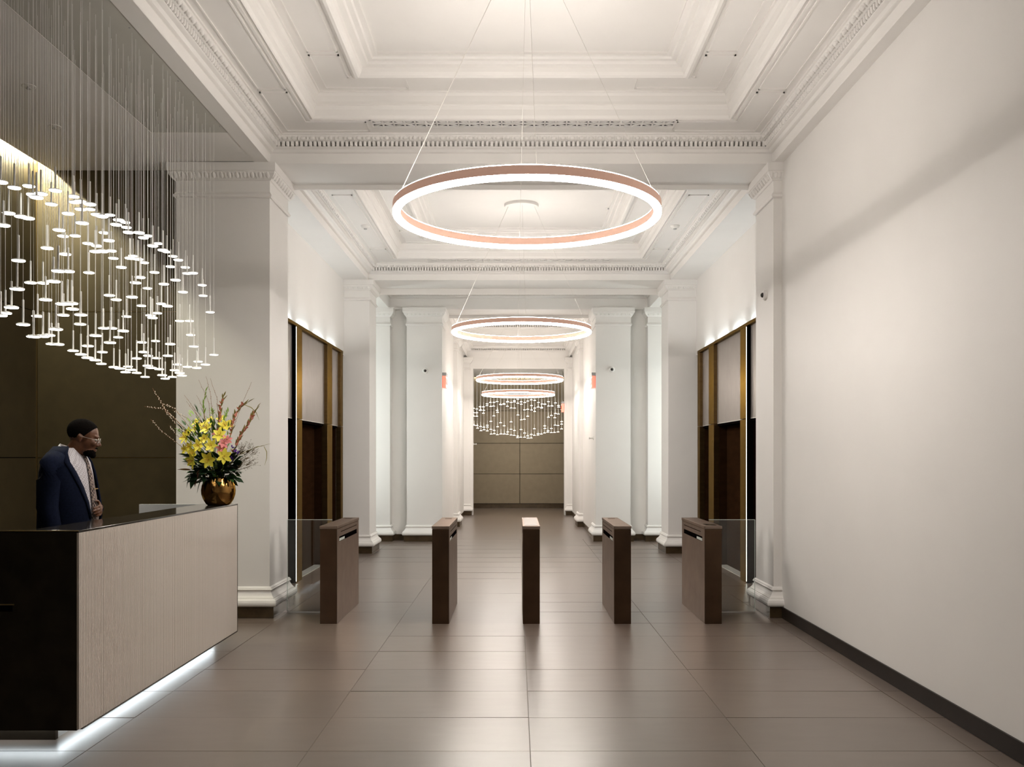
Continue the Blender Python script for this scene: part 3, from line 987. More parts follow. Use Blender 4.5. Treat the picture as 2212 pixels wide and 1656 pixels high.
# ------------------------------------------------------------------ reception desk
DX1, DX0, DY0, DY1, DZ0, DZ1 = -2.41, -3.25, 5.0, 7.85, 0.088, 1.19
desk = thing('reception_desk', 'dark bronze reception desk with a white ribbed front and glowing base', 'desk', (-2.83, 6.4, 0))
ox, oy = -2.83, 6.4
def dbox(mb, x0, x1, y0, y1, z0, z1, mi=0): return mb.box(x0 - ox, x1 - ox, y0 - oy, y1 - oy, z0, z1, mi)
near = dbox(MB(), DX0 - 0.3, DX1 - 0.012, DY0, DY0 + 0.04, DZ0, DZ1 - 0.012).build('end_panel', 'desk_bronze', desk, bevel=0.0015)
hd = dbox(MB(), -3.05, -2.775, DY0 - 0.0015, DY0 + 0.001, 0.744, 0.780).build('pull_slot', 'black_gap', near)
hd.parent = desk
dbox(MB(), -3.06, -2.765, DY0 - 0.006, DY0, 0.780, 0.786).build('pull_lip', 'brass_trim', desk)
dbox(MB(), DX0, DX1 - 0.012, DY1 - 0.03, DY1, DZ0, DZ1 - 0.004).build('far_end_panel', 'desk_white', desk)
dbox(MB(), DX1 - 0.05, DX1 - 0.012, DY0 + 0.04, DY1 - 0.03, DZ0, DZ1 - 0.012).build('core_panel', 'desk_bronze', desk)
dbox(MB(), DX1 - 0.30, DX1 - 0.001, DY0 + 0.04, DY1, DZ1 - 0.012, DZ1).build('counter_top', 'desk_top', desk, bevel=0.001)
dbox(MB(), DX0 - 0.3, DX1 - 0.001, DY0, DY0 + 0.04, DZ1 - 0.012, DZ1).build('end_cap', 'desk_top', desk)
dbox(MB(), DX0 - 0.3, DX1 - 0.001, DY0 - 0.002, DY0 + 0.003, DZ1 - 0.004, DZ1 + 0.001).build('top_trim', 'brass_trim', desk)
dbox(MB(), DX1 - 0.02, DX1 + 0.001, DY1 - 0.008, DY1, DZ0, DZ1).build('edge_trim', 'plinth_bronze', desk)
dbox(MB(), DX1 - 0.02, DX1 + 0.001, DY0 + 0.04, DY1 - 0.008, DZ0 - 0.004, DZ0 + 0.006).build('lower_trim', 'desk_bronze', desk)
seams = [DY0, 5.296, 5.852, 6.408, 6.964, 7.520, DY1 - 0.008]
for a, b_ in zip(seams[:-1], seams[1:]):
    mb = MB()
    a2, b2 = a + 0.0012, b_ - 0.0012
    n = max(1, round((b2 - a2) / 0.0186))
    p = (b2 - a2) / n
    yz = []
    for k in range(n):
        y = a2 + p * k
        yz += [(y, -0.0055), (y + 0.0022, 0.0), (y + p * 0.5, 0.0009), (y + p - 0.0022, 0.0)]
    yz.append((b2, -0.0055))
    base = len(mb.v)
    for (y, d) in yz:
        for z in (DZ0 + 0.006, DZ1 - 0.012):
            mb.v.append(Vector((DX1 + d - ox, y - oy, z)))
    for k in range(len(yz) - 1):
        mb.face((base + 2 * k, base + 2 * k + 2, base + 2 * k + 3, base + 2 * k + 1))
    mb.build('ribbed_panel', 'ribbed_white', desk, fix=False)
    dbox(MB(), DX1 - 0.012, DX1 - 0.0065, a2, b2, DZ0 + 0.006, DZ1 - 0.012).build('panel_backing', 'ribbed_white', desk)
dbox(MB(), DX0 - 0.15, -2.60, 5.12, 5.15, 0.0, DZ0).build('toe_kick', 'desk_bronze', desk)
dbox(MB(), -2.64, -2.61, 5.15, DY1 - 0.12, 0.0, DZ0).build('toe_kick', 'desk_white', desk)
dbox(MB(), DX0 - 0.15, DX1 - 0.02, DY0 + 0.01, DY1 - 0.02, DZ0, DZ0 + 0.01).build('underside', 'grey_paint', desk)
dbox(MB(), -2.609, -2.597, 5.10, DY1 - 0.04, DZ0 - 0.010, DZ0).build('base_light', 'desk_light', desk)
dbox(MB(), DX0 - 0.15, -2.609, 5.106, 5.118, DZ0 - 0.010, DZ0).build('base_light', 'desk_light', desk)
dbox(MB(), DX0 - 0.15, DX1 - 0.31, DY0 + 0.2, DY1 - 0.03, 0.74, 0.77).build('work_surface', 'desk_top', desk)

# ------------------------------------------------------------------ turnstiles
def turnstile(label, x, top=None):
    w, y0, y1, zt = 0.163, 8.66, 9.87, 0.934
    t = thing('turnstile', label, 'turnstile', (x, (y0 + y1) / 2, 0), group='bronze turnstiles across the lobby')
    L = (y1 - y0) / 2
    MB().box(-w / 2 + 0.004, w / 2 - 0.004, -L + 0.004, L - 0.004, 0.0, zt - 0.030).build('core', 'turnstile_dark', t)
    MB().box(-w / 2 + 0.002, w / 2 - 0.002, -L + 0.001, -L + 0.008, 0.0, zt - 0.032).build('front_panel', 'turnstile_dark', t, bevel=0.001)
    MB().box(-w / 2 + 0.002, w / 2 - 0.002, L - 0.008, L - 0.001, 0.0, zt - 0.032).build('rear_panel', 'turnstile_dark', t, bevel=0.001)
    MB().box(-w / 2 - 0.002, w / 2 + 0.002, -L - 0.003, L + 0.003, zt - 0.028, zt).build('lid', 'turnstile_bronze', t, bevel=0.0025)
    for s in (-1, 1):
        xa, xb = (w / 2 - 0.004, w / 2) if s > 0 else (-w / 2, -w / 2 + 0.004)
        sp = MB()                     # side sheet with the long slot left open
        sy0, sy1, sz0, sz1 = -L + 0.12, L - 0.12, 0.775, 0.822
        sp.box(xa, xb, -L + 0.012, L - 0.012, 0.002, sz0).box(xa, xb, -L + 0.012, L - 0.012, sz1, zt - 0.034)
        sp.box(xa, xb, -L + 0.012, sy0, sz0, sz1).box(xa, xb, sy1, L - 0.012, sz0, sz1)
        sp.build('side_panel', 'turnstile_bronze', t)
        xs = s * (w / 2 - 0.003)
        MB().box(min(xs, xs - s * 0.002), max(xs, xs - s * 0.002), sy0, sy1, sz0, sz1).build('flap_slot', 'black_gap', t)
        xg = s * (w / 2 - 0.001)
        g = MB()
        for (ya, yb, za, zb) in ((sy0 + 0.02, sy0 + 0.28, sz0 + 0.004, sz1 - 0.018), ):
            g.box(min(xg, xg - s * 0.002), max(xg, xg - s * 0.002), ya, yb, za, zb)
        g.build('glass_flap', 'glass_edge', t)
        MB().box(min(xs, xs + s * 0.0036), max(xs, xs + s * 0.0036), -L + 0.20, L - 0.14, 0.862, 0.868).build('sensor_strip', 'black_gap', t)
    if top == 'reader':
        MB().box(-0.052, 0.052, -L + 0.10, -L + 0.26, zt - 0.001, zt + 0.0025).build('card_reader', 'plastic_black', t)
    elif top == 'panel':
        MB().box(-0.066, 0.066, -L + 0.03, L - 0.08, zt - 0.001, zt + 0.002).build('reader_panel', 'transom_metal', t)
        for (xa, xb, ya, yb) in ((-0.055, -0.02, 0.10, 0.14), (-0.02, 0.012, 0.055, 0.085), (0.012, 0.052, 0.09, 0.13), (-0.05, 0.048, 0.17, 0.185), (0.02, 0.055, 0.05, 0.07)):
            MB().box(xa, xb, -L + ya, -L + yb, zt + 0.002, zt + 0.003).build('icon', 'plastic_grey', t)
    else:
        MB().box(-0.035, 0.035, L - 0.22, L - 0.10, zt - 0.001, zt + 0.0015).build('card_reader', 'turnstile_dark', t)
    return t


turnstile('bronze turnstile at the far left, next to the left glass panel', -1.793)
turnstile('bronze turnstile left of the middle one', -0.722)
turnstile('middle bronze turnstile with a bright marked top', 0.1445, 'panel')
turnstile('bronze turnstile right of the middle one', 1.0165)
turnstile('bronze turnstile at the far right, with a black card reader on top', 1.883, 'reader')
for (xa, xb, lab) in ((-2.345, -1.885, 'low clear glass barrier between left column and turnstile'), (1.975, 2.445, 'low clear glass barrier between right pilaster and turnstile')):
    g = thing('glass_barrier', lab, 'glass panel', ((xa + xb) / 2, 9.3, 0))
    h = (xb - xa) / 2
    MB().box(-h, h, -0.006, 0.006, 0.012, 0.948).build('pane', 'glass', g)
    MB().box(-h, h, -0.0065, 0.0065, 0.948, 0.952).build('top_edge', 'glass_edge', g)
    e = -h - 0.002 if xa < 0 else h - 0.002
    MB().box(e, e + 0.004, -0.0065, 0.0065, 0.012, 0.952).build('side_edge', 'glass_edge', g)
    MB().box(-h, h, -0.010, 0.010, 0.0, 0.012).build('floor_channel', 'wire_steel', g)

# ------------------------------------------------------------------ small fittings
def dome_camera(label, loc, rot):
    t = thing('dome_camera', label, 'security camera', loc)
    t.rotation_euler = rot
    MB().lathe([(0.055, 0.0), (0.055, 0.012), (0.048, 0.022), (0.036, 0.030)], 24).build('housing', 'plastic_white', t, smooth=False)
    MB().ball((0, 0, 0.030), (0.026, 0.026, 0.024), 16, 10).build('lens_dome', 'plastic_black', t, smooth=True)


dome_camera('white dome camera with black eye on the pilaster by the right wall', (2.558, 9.30, 3.25), (0, -math.pi / 2, 0))
dome_camera('small dome camera on the left pier', (-1.71, 17.08, 3.205), (math.pi / 2, 0, 0))
dome_camera('small dome camera on the right pier', (1.80, 17.08, 3.23), (math.pi / 2, 0, 0))


def smoke_detector(label, x, y, z):
    t = thing('smoke_detector', label, 'smoke detector', (x, y, z))
    MB().lathe([(0.062, 0.0), (0.062, -0.012), (0.050, -0.030), (0.030, -0.042)], 24).build('body', 'plastic_white', t)
    MB().lathe([(0.022, -0.040), (0.022, -0.052), (0.016, -0.055)], 16).build('sensor', 'plastic_grey', t)


D = (4.75 - CAMZ) * F / (VPY - 487)
smoke_detector('white smoke detector on the left of the second ceiling bay', -2.06, D, 4.75)
smoke_detector('white smoke detector on the right of the second ceiling bay', 2.17, D, 4.75)
s = thing('ceiling_sprinkler', 'small white sprinkler in the flat ceiling inside the big ring', 'sprinkler', (1.28, 12.6, 5.05))
MB().lathe([(0.04, 0), (0.04, -0.004), (0.02, -0.008)], 18).build('escutcheon', 'plastic_white', s)
MB().lathe([(0.010, -0.006), (0.010, -0.02), (0.016, -0.022)], 10).build('deflector', 'plastic_grey', s)


def exit_sign(label, x, y, z, sgn):
    """edge-lit sign fixed flat to a side wall; sgn = direction it faces along x"""
    t = thing('exit_sign', label, 'exit sign', (x, y, z))
    def bx(a, b_, y0, y1, z0, z1): 
        xa, xb = sorted((sgn * a, sgn * b_))
        return MB().box(xa, xb, y0, y1, z0, z1)
    bx(0, 0.075, -0.16, 0.16, 0.10, 0.16).build('housing', 'plastic_grey', t, bevel=0.004)
    bx(0.012, 0.070, -0.155, 0.155, -0.12, 0.10).build('lit_panel', 'exit_glow', t, bevel=0.003)
    cu = bpy.data.curves.new('lettering', 'FONT')
    cu.body = 'EXIT'
    cu.size = 0.17
    cu.extrude = 0.0015
    cu.align_x = 'CENTER'
    cu.align_y = 'CENTER'
    tmp = bpy.data.objects.new('tmp', cu)
    COL.objects.link(tmp)
    me = bpy.data.meshes.new_from_object(tmp.evaluated_get(bpy.context.evaluated_depsgraph_get()))
    bpy.data.objects.remove(tmp)
    bpy.data.curves.remove(cu)
    o = bpy.data.objects.new('lettering', me)
    COL.objects.link(o)
    me.materials.clear()
    me.materials.append(MATS['exit_red'])
    o.parent = t
    o.location = (sgn * 0.0715, 0, -0.01)
    o.rotation_euler = (math.pi / 2, 0, math.pi / 2 * sgn)


exit_sign('red lit exit sign on the left pier of the passage', -1.396, 17.30, 3.02, 1)
exit_sign('red lit exit sign on the right pier of the passage', 1.50, 17.30, 3.02, -1)
exit_sign('red lit exit sign at the right edge of the far doorway', 1.31, 24.84, 2.93, -1)
for (loc, sg, lab) in (((1.50, 17.6, 2.02 - 0.07), -1, 'small white wall fitting low on the right pier'), ((OX0, 24.8, 1.93), 1, 'small white wall fitting at the left edge of the far doorway')):
    t = thing('wall_fitting', lab, 'wall fitting', loc)
    MB().lathe([(0.035, 0), (0.035, 0.01), (0.012, 0.015), (0.012, 0.07), (0.022, 0.075), (0.022, 0.09)], 14, M=Matrix.Rotation(sg * math.pi / 2, 4, 'Y')).build('knob', 'plastic_white', t)

# ------------------------------------------------------------------ vase and flowers
VX, VY = -2.50, 7.62
vase = thing('vase', 'round polished gold vase on the far end of the reception desk', 'vase', (VX, VY, DZ1))
vp = [(0.085, 0.0), (0.098, 0.008), (0.122, 0.045), (0.137, 0.09), (0.140, 0.125), (0.134, 0.165), (0.120, 0.20), (0.108, 0.225), (0.104, 0.235), (0.098, 0.232), (0.100, 0.21)]
MB().lathe(vp, 40).build('bowl', 'vase_gold', vase, smooth=True)
MB().lathe([(0.0, 0.205), (0.10, 0.21)], 24, cap=False).build('soil', 'leaf_dark', vase)
VC = Vector((VX, VY, DZ1 + 0.22))
RB = random.Random(21)


def petal_mesh(name, L, Wd, curl, m, cup=0.25):
    mb = MB()
    n = 6
    for i in range(n + 1):
        s_ = i / n
        wv = Wd * (math.sin(math.pi * min(1, s_ * 0.92 + 0.08)) ** 0.8) * (1 - 0.25 * s_)
        if i == n: wv = 0.0008
        x = L * s_ * (1 - 0.12 * s_)
        z = L * (0.55 * s_ - curl * s_ ** 2)
        for q, hh in ((-1, 0), (0, -cup * wv), (1, 0)):
            mb.v.append(Vector((x, q * wv, z + hh)))
    for i in range(n):
        for q in range(2):
            mb.face((i * 3 + q, i * 3 + q + 1, i * 3 + 4 + q, i * 3 + 3 + q))
    me = mb.mesh(name, m)
    me.polygons.foreach_set('use_smooth', [True] * len(me.polygons))
    return me


def leaf_mesh(L, Wd, bend, m, fold=0.2):
    mb = MB()
    n = 6
    for i in range(n + 1):
        s_ = i / n
        wv = Wd * math.sin(math.pi * (0.04 + 0.96 * s_) ** 0.8) if i < n else 0.0006
        for q, hh in ((-1, fold * wv), (0, 0), (1, fold * wv)):
            mb.v.append(Vector((L * s_, q * abs(wv), -bend * L * s_ ** 2 + hh)))
    for i in range(n):
        for q in range(2):
            mb.face((i * 3 + q, i * 3 + q + 1, i * 3 + 4 + q, i * 3 + 3 + q))
    me = mb.mesh('leaf', m)
    me.polygons.foreach_set('use_smooth', [True] * len(me.polygons))
    return me


PET = petal_mesh('petal', 0.070, 0.0195, 0.30, 'lily_yellow')
PETP = petal_mesh('petal', 0.058, 0.0150, 0.30, 'lily_pink')
STAM = MB()
for k in range(6):
    a = k * math.pi / 3 + 0.5
    STAM.tube([(0, 0, 0.005), (0.014 * math.cos(a), 0.014 * math.sin(a), 0.04)], 0.0011, 4)
    STAM.ball((0.014 * math.cos(a), 0.014 * math.sin(a), 0.04), (0.002, 0.002, 0.006), 4, 3)
STAM_ME = STAM.mesh('stamens', 'lily_throat')


def aim(d, roll=0.0):
    return (Vector(d).to_track_quat('Z', 'Y').to_matrix() @ Matrix.Rotation(roll, 3, 'Z')).to_euler()


def lily(u, v, depth, pet, lab, cat, grp, sc=1.0, facing=None):
    p = px(u, v, VY + depth)
    d = facing or (Vector((p.x - VX, -0.22 + RB.uniform(-0.08, 0.05), p.z - 1.62)) * 1.0)
    d = Vector(d).normalized()
    t = thing('lily', lab, cat, p, group=grp)
    t.rotation_euler = aim(d, RB.uniform(0, 2))
    t.scale = (sc, sc, sc)
    for k in range(6):
        o = instance('petal', pet, t, (0, 0, 0.004 if k % 2 else 0.0), (0, RB.uniform(-0.15, 0.12), k * math.pi / 3 + RB.uniform(-0.08, 0.08)), (RB.uniform(0.9, 1.08), RB.uniform(0.9, 1.1), 1))
    instance('stamens', STAM_ME, t)
    q = t.rotation_euler.to_matrix().inverted() @ (VC + Vector((RB.uniform(-0.05, 0.05), RB.uniform(-0.05, 0.05), -0.02)) - p) / sc
    MB().tube([(0, 0, 0.004), (q * 0.35) + Vector((0, 0, -0.03)), q], 0.0026 / sc, 5).build('stem', 'leaf_fresh', t)


def crop4(a, b_): return (300 + a / 5.52, 820 + b_ / 5.52)


LILIES = ((565, 690, -0.03, 1.05), (600, 640, 0.0, 0.95), (695, 590, 0.02, 0.9), (745, 560, -0.02, 0.8), (815, 590, -0.06, 1.0), (1030, 560, -0.02, 1.1),
                       (965, 665, -0.09, 1.0), (790, 710, -0.08, 0.85), (725, 790, -0.08, 1.0), (870, 790, -0.11, 1.0), (655, 875, -0.09, 0.9), (650, 960, -0.12, 1.1),
                       (835, 950, -0.15, 1.15), (1015, 910, -0.13, 1.0), (560, 830, -0.03, 0.8), (850, 490, 0.03, 0.7), (690, 520, 0.05, 0.75), (985, 470, 0.04, 0.7), (620, 800, -0.05, 0.8))
LX = sorted(q[0] for q in LILIES)
for (a, b_, dp, sc) in LILIES:
    u, v = crop4(a, b_)
    lily(u, v, dp, PET, 'open yellow lily in the gold vase, %s from the left' % ORD[LX.index(a)], 'flower', 'yellow lilies in the vase', sc * 1.06)
for k, (a, b_, dp) in enumerate(((1010, 760, -0.12), (1050, 720, -0.09), (985, 820, -0.12), (940, 640, -0.04))):
    u, v = crop4(a, b_)
    lily(u, v, dp, PETP, ('pink flower right of the yellow lilies, at the middle of the pink cluster', 'pink flower right of the yellow lilies, rightmost of the pink cluster', 'pink flower right of the yellow lilies, lowest of the pink cluster', 'pink flower partly behind a yellow lily, highest of the pink flowers')[k], 'flower', 'pink flowers in the vase', 0.95)

# pussy willow branches
def P4(a, b_, dp): 
    u, v = crop4(a, b_)
    return px(u, v, VY + dp)


for k, pts in enumerate((((165, 100), (300, 330), (520, 560)), ((65, 318), (300, 345), (560, 590)), ((285, 285), (430, 345), (600, 560)), ((310, 375), (430, 510), (600, 700)),
                         ((140, 468), (280, 620), (530, 810)), ((360, 548), (430, 632), (580, 790)), ((565, 255), (680, 400), (740, 560)), ((690, 185), (760, 330), (800, 500)),
                         ((715, 0), (830, 260), (860, 500)), ((800, -40), (860, 200), (880, 470)), ((850, -20), (930, 210), (950, 450)), ((1345, 25), (1240, 270), (1130, 560)),
                         ((400, 360), (560, 450), (680, 620)), ((540, 180), (650, 330), (760, 540)))):
    dp = RB.uniform(-0.05, 0.12)
    P = [P4(a, b_, dp * (1 - i * 0.4)) for i, (a, b_) in enumerate(pts)] + [VC + Vector((RB.uniform(-0.05, 0.05), RB.uniform(-0.05, 0.05), 0))]
    left = pts[0][0] < 440
    tips = {165: 'highest tip of those at the left', 65: 'reaching furthest left', 285: 'short upper tip before the dark wall', 310: 'thick tip crossing the dark wall edge', 140: 'lowest and longest at the left',
            360: 'short low tip before the dark wall', 565: 'third bare one from the left', 690: 'fourth bare one from the left', 715: 'fifth bare one from the left', 800: 'tallest, sixth from the left', 850: 'tall, seventh from the left',
            1345: 'far right one above the spikes', 400: 'lowest bare one at the left', 540: 'second bare one from the left'}
    lab = ('reddish budded branch from the vase, ' if left else 'fine bare branch above the flowers, ') + tips[pts[0][0]]
    o = thing('willow_branch', lab, 'branch', P[-1], group='budded branches to the left' if left else 'bare branches above the flowers')
    Q = []
    for i in range(len(P) - 1):
        for s_ in range(6):
            Q.append(P[i].lerp(P[i + 1], s_ / 6) + Vector((RB.uniform(-1, 1), RB.uniform(-1, 1), RB.uniform(-1, 1))) * 0.0022 * (i < 2))
    Q.append(P[-1])
    Q = [q - P[-1] for q in Q]
    MB().tube(Q, [0.0010 + 0.0016 * i / len(Q) for i in range(len(Q))], 5).build('twig', 'twig_brown', o)
    mb = MB()
    for i in range(1, 12):
        if not left and i % 2: continue
        dr = Vector((RB.uniform(-1, 1), RB.uniform(-1, 0.5), RB.uniform(-0.3, 1))).normalized() * 0.005
        mb.ball(Q[i] + dr, (0.0032, 0.0032, 0.0052) if left else (0.002, 0.002, 0.003), 6, 4)
        mb.ball(Q[i].lerp(Q[i + 1], 0.5) - dr, (0.0030, 0.0030, 0.0048) if left else (0.0018, 0.0018, 0.003), 6, 4)
    tag(mb.build('buds', 'catkin' if left else 'twig_brown', o, fix=False), kind='stuff')

# gladiolus spikes
FLO = petal_mesh('floret', 0.040, 0.0120, 0.25, 'gladiolus_pink')
BRA = leaf_mesh(0.066, 0.0085, 0.1, 'bract_olive')
BRF = leaf_mesh(0.055, 0.007, 0.1, 'leaf_fresh')
for k, (pts, fl, lab) in enumerate((
        (((1010, 200), (975, 330), (960, 520)), 10, 'upright pink gladiolus spike at the top of the bouquet'),
        (((1300, 270), (1190, 350), (1120, 520), (1090, 680)), 13, 'pink gladiolus spike leaning right, the left of two'),
        (((1410, 330), (1330, 500), (1230, 650), (1160, 800)), 15, 'pink gladiolus spike leaning furthest right'),
        (((795, 140), (770, 290), (780, 450)), 7, 'thin green flower spike rising from the yellow lilies'),
        (((1500, 780), (1400, 805), (1300, 850), (1180, 900)), 6, 'drooping olive spike hanging out to the right'))):
    P = [P4(a, b_, -0.04 + 0.02 * k) for a, b_ in pts] + [VC]
    o = thing('gladiolus', lab, 'flower', VC)
    P = [p - VC for p in P]
    MB().tube(P, [0.0018, 0.0025, 0.003, 0.0035, 0.0035][:len(P)], 5).build('stem', 'bract_olive', o)
    n = fl
    for i in range(n):
        s_ = i / n * (len(P) - 1.6)
        a, f = int(s_), s_ - int(s_)
        p = P[a].lerp(P[a + 1], f)
        tdir = (P[a] - P[a + 1]).normalized()
        sd = Vector((RB.uniform(-1, 1), -0.6, RB.uniform(-0.4, 0.4))).normalized()
        dd = (tdir + sd * 0.45).normalized()
        rot = dd.to_track_quat('X', 'Z').to_euler()
        instance('bract', BRF if k == 3 else BRA, o, p, rot, (RB.uniform(0.8, 1.15),) * 3)
        if k < 3 and i > 1:
            for q in range(2):
                dd = (tdir * 0.7 + Vector((RB.uniform(-1, 1), -0.8, RB.uniform(-0.5, 0.6)))).normalized()
                instance('floret', FLO, o, p, dd.to_track_quat('X', 'Z').to_euler(), (RB.uniform(0.8, 1.2),) * 3)
o = thing('gladiolus', 'long thin leaf blade arching over at the right of the bouquet', 'leaf', VC)
for pts in (((1240, 290), (1340, 330), (1400, 390), (1435, 480)), ((1490, 790), (1525, 860), (1525, 930), (1500, 1020))):
    P = [P4(a, b_, 0.02) - VC for a, b_ in pts]
    MB().tube(P, [0.002, 0.0035, 0.003, 0.0006], 5).build('blade', 'bract_olive', o)

# foliage: one spray per kind, every leaf its own part
def leaf_at(o, me, p, d, sc, name='leaf'):
    d = Vector(d).normalized()
    return instance(name, me, o, p - Vector(o.location), (d.to_track_quat('X', 'Z').to_matrix() @ Matrix.Rotation(RB.uniform(-0.9, 0.9), 3, 'X')).to_euler(), (sc, sc, sc))


fol = thing('foliage', 'mass of dark green leaves filling the neck of the vase', 'foliage', VC)
LD, LG, LFR = leaf_mesh(0.095, 0.025, 0.25, 'leaf_dark'), leaf_mesh(0.085, 0.014, 0.2, 'leaf_green'), leaf_mesh(0.055, 0.0075, 0.15, 'leaf_fresh')
for k in range(250):
    a, b_ = RB.uniform(590, 1200), RB.uniform(880, 1215)
    p = P4(a, b_, RB.uniform(-0.13, 0.08))
    d = (p - VC) + Vector((RB.uniform(-0.06, 0.06), RB.uniform(-0.10, 0.02), RB.uniform(-0.08, 0.03)))
    leaf_at(fol, LD if RB.random() < 0.75 else LG, p - d.normalized() * 0.04, d, RB.uniform(0.7, 1.15))
fresh = thing('foliage', 'bright green leaf sprays between the yellow lilies', 'foliage', VC)
for k in range(190):
    a, b_ = RB.gauss(800, 150), RB.gauss(640, 150)
    if b_ > 980 or b_ < 340 or a > 1080 or a < 500: continue
    p = P4(a, b_, RB.uniform(-0.06, 0.10))
    d = (p - (VC + Vector((0, 0, 0.1)))) + Vector((RB.uniform(-0.1, 0.1), RB.uniform(-0.12, 0.04), RB.uniform(-0.02, 0.12)))
    leaf_at(fresh, LFR if RB.random() < 0.6 else LG, p, d, RB.uniform(0.7, 1.1))
for (a, b_) in ((470, 590), (700, 450), (880, 380), (1030, 390), (1050, 370), (500, 620), (640, 490), (880, 350)):
    p = P4(a, b_, 0.02)
    MB().tube([p - VC, (p - VC) * 0.4 + Vector((0, 0, 0.02))], 0.0016, 4).build('stem', 'leaf_fresh', fresh)
    for q in range(6):
        d = Vector((RB.uniform(-1, 1), RB.uniform(-1, 0.3), RB.uniform(-0.1, 1.2)))
        leaf_at(fresh, LFR, p + Vector((0, 0, -0.006 * q)), d, 0.6)
big = thing('foliage', 'broad glossy magnolia leaves drooping down the left of the vase', 'foliage', VC)
LB, LBR, LAM = leaf_mesh(0.135, 0.026, 0.12, 'leaf_dark'), leaf_mesh(0.13, 0.034, 0.15, 'leaf_brown'), leaf_mesh(0.115, 0.013, 0.05, 'leaf_amber')
for (a0, b0, a1, b1, me) in ((640, 1090, 545, 1280, LB), (680, 1110, 605, 1300, LB), (760, 1160, 670, 1345, LB), (720, 1080, 650, 1245, LBR), (625, 1075, 460, 1062, LAM), (770, 1100, 780, 1250, LB), (700, 1040, 560, 1000, LG)):
    p, q = P4(a0, b0, -0.10), P4(a1, b1, -0.13)
    leaf_at(big, me, p, q - p, (q - p).length / (0.135 if me is LB else 0.115))
# purple statice and dried filler
st = thing('statice', 'purple statice sprig right of the pink flowers', 'flower', P4(1140, 860, -0.10))
for (a, b_, n) in ((1110, 800, 12), (1150, 850, 16), (1180, 870, 8), (1110, 945, 12), (1090, 930, 8)):
    mb = MB()
    c = P4(a, b_, -0.11) - Vector(st.location)
    for k in range(n):
        mb.ball(c + Vector((RB.gauss(0, 0.009), RB.gauss(0, 0.006), RB.gauss(0, 0.009))), RB.uniform(0.003, 0.006), 6, 4)
    mb.build('blossom', 'statice_purple', st, fix=False)
    MB().tube([c, VC - Vector(st.location)], 0.0015, 4).build('stem', 'leaf_green', st)
dr = thing('dried_filler', 'brown dried seed sprays low on the right of the bouquet', 'dried flower', VC)
mb, mt = MB(), MB()
for k in range(46):
    a, b_ = RB.uniform(1150, 1420), RB.uniform(760, 1080)
    if (a - 1150) / 270 + abs(b_ - 920) / 260 > 1.25: continue
    p = P4(a, b_, RB.uniform(-0.10, 0.06)) - VC
    q = p * 0.45
    mt.tube([q, p], 0.0008, 3)
    for s_ in range(7):
        e = p + Vector((RB.gauss(0, 0.016), RB.gauss(0, 0.012), RB.gauss(0, 0.014)))
        mt.tube([p.lerp(q, 0.15), e], 0.0005, 3)
        mb.ball(e, RB.uniform(0.0015, 0.0032), 5, 3)
tag(mt.build('sprigs', 'dried_brown', dr, fix=False), kind='stuff')
tag(mb.build('seed_heads', 'dried_brown', dr, fix=False), kind='stuff')
LDR = leaf_mesh(0.07, 0.016, 0.2, 'dried_brown')
for k in range(16):
    a, b_ = RB.uniform(1120, 1330), RB.uniform(860, 1060)
    p = P4(a, b_, RB.uniform(-0.10, 0.02))
    leaf_at(dr, LDR, p, (p - VC) + Vector((0.02, -0.05, RB.uniform(-0.05, 0.05))), RB.uniform(0.5, 0.9))

# ------------------------------------------------------------------ receptionist
PY = 6.2
PX = (141 - VPX) / F * PY
man = thing('person', 'man in a navy suit and glasses standing behind the desk, looking down', 'person', (PX, PY, 0), math.radians(2))


def remesh(o, vox, smooth_it=6):
    md = o.modifiers.new('remesh', 'REMESH')
    md.mode = 'VOXEL'
    md.voxel_size = vox
    md.use_smooth_shade = True
    sm = o.modifiers.new('smooth', 'SMOOTH')
    sm.factor = 0.5
    sm.iterations = smooth_it
    return o


HT = Matrix.Translation((0.125, 0.0, 1.722)) @ Matrix.Rotation(math.radians(14), 4, 'Z') @ Matrix.Rotation(math.radians(14), 4, 'Y')   # head frame: x forward, z up, tilted down


def hp(x, y, z): return HT @ Vector((x, y, z))


HR = HT.to_3x3()
bd = MB()
bd.ball(hp(-0.012, 0, 0.035), (0.098, 0.076, 0.086), 20, 14, M=HR)          # skull
bd.ball(hp(0.035, 0, -0.015), (0.060, 0.062, 0.075), 16, 12, M=HR)          # face
bd.ball(hp(0.045, 0, -0.075), (0.046, 0.050, 0.038), 14, 10, M=HR)          # jaw
bd.ball(hp(0.078, 0, -0.098), (0.022, 0.024, 0.018), 10, 8, M=HR)           # chin
bd.ball(hp(0.076, 0, 0.030), (0.018, 0.048, 0.012), 12, 8, M=HR)            # brow
bd.capsule(hp(0.088, 0, 0.012), hp(0.108, 0, -0.020), 0.008, 0.012, 8)      # nose bridge to tip
for s in (-1, 1):
    bd.ball(hp(0.098, s * 0.012, -0.028), (0.011, 0.009, 0.008), 8, 6, M=HR)    # nostrils
    bd.ball(hp(0.070, s * 0.040, -0.018), (0.022, 0.020, 0.020), 10, 8, M=HR)   # cheeks
    bd.ball(hp(-0.012, s * 0.076, -0.005), (0.016, 0.008, 0.031), 10, 8, M=HR)  # ears
    bd.ball(hp(-0.020, s * 0.082, 0.005), (0.012, 0.006, 0.020), 8, 6, M=HR)
bd.ball(hp(0.088, 0, -0.056), (0.012, 0.026, 0.007), 10, 6, M=HR)           # upper lip
bd.ball(hp(0.086, 0, -0.068), (0.012, 0.024, 0.008), 10, 6, M=HR)           # lower lip
bd.capsule((0.030, 0, 1.575), hp(-0.015, 0, -0.045), 0.066, 0.062, 14)         # neck
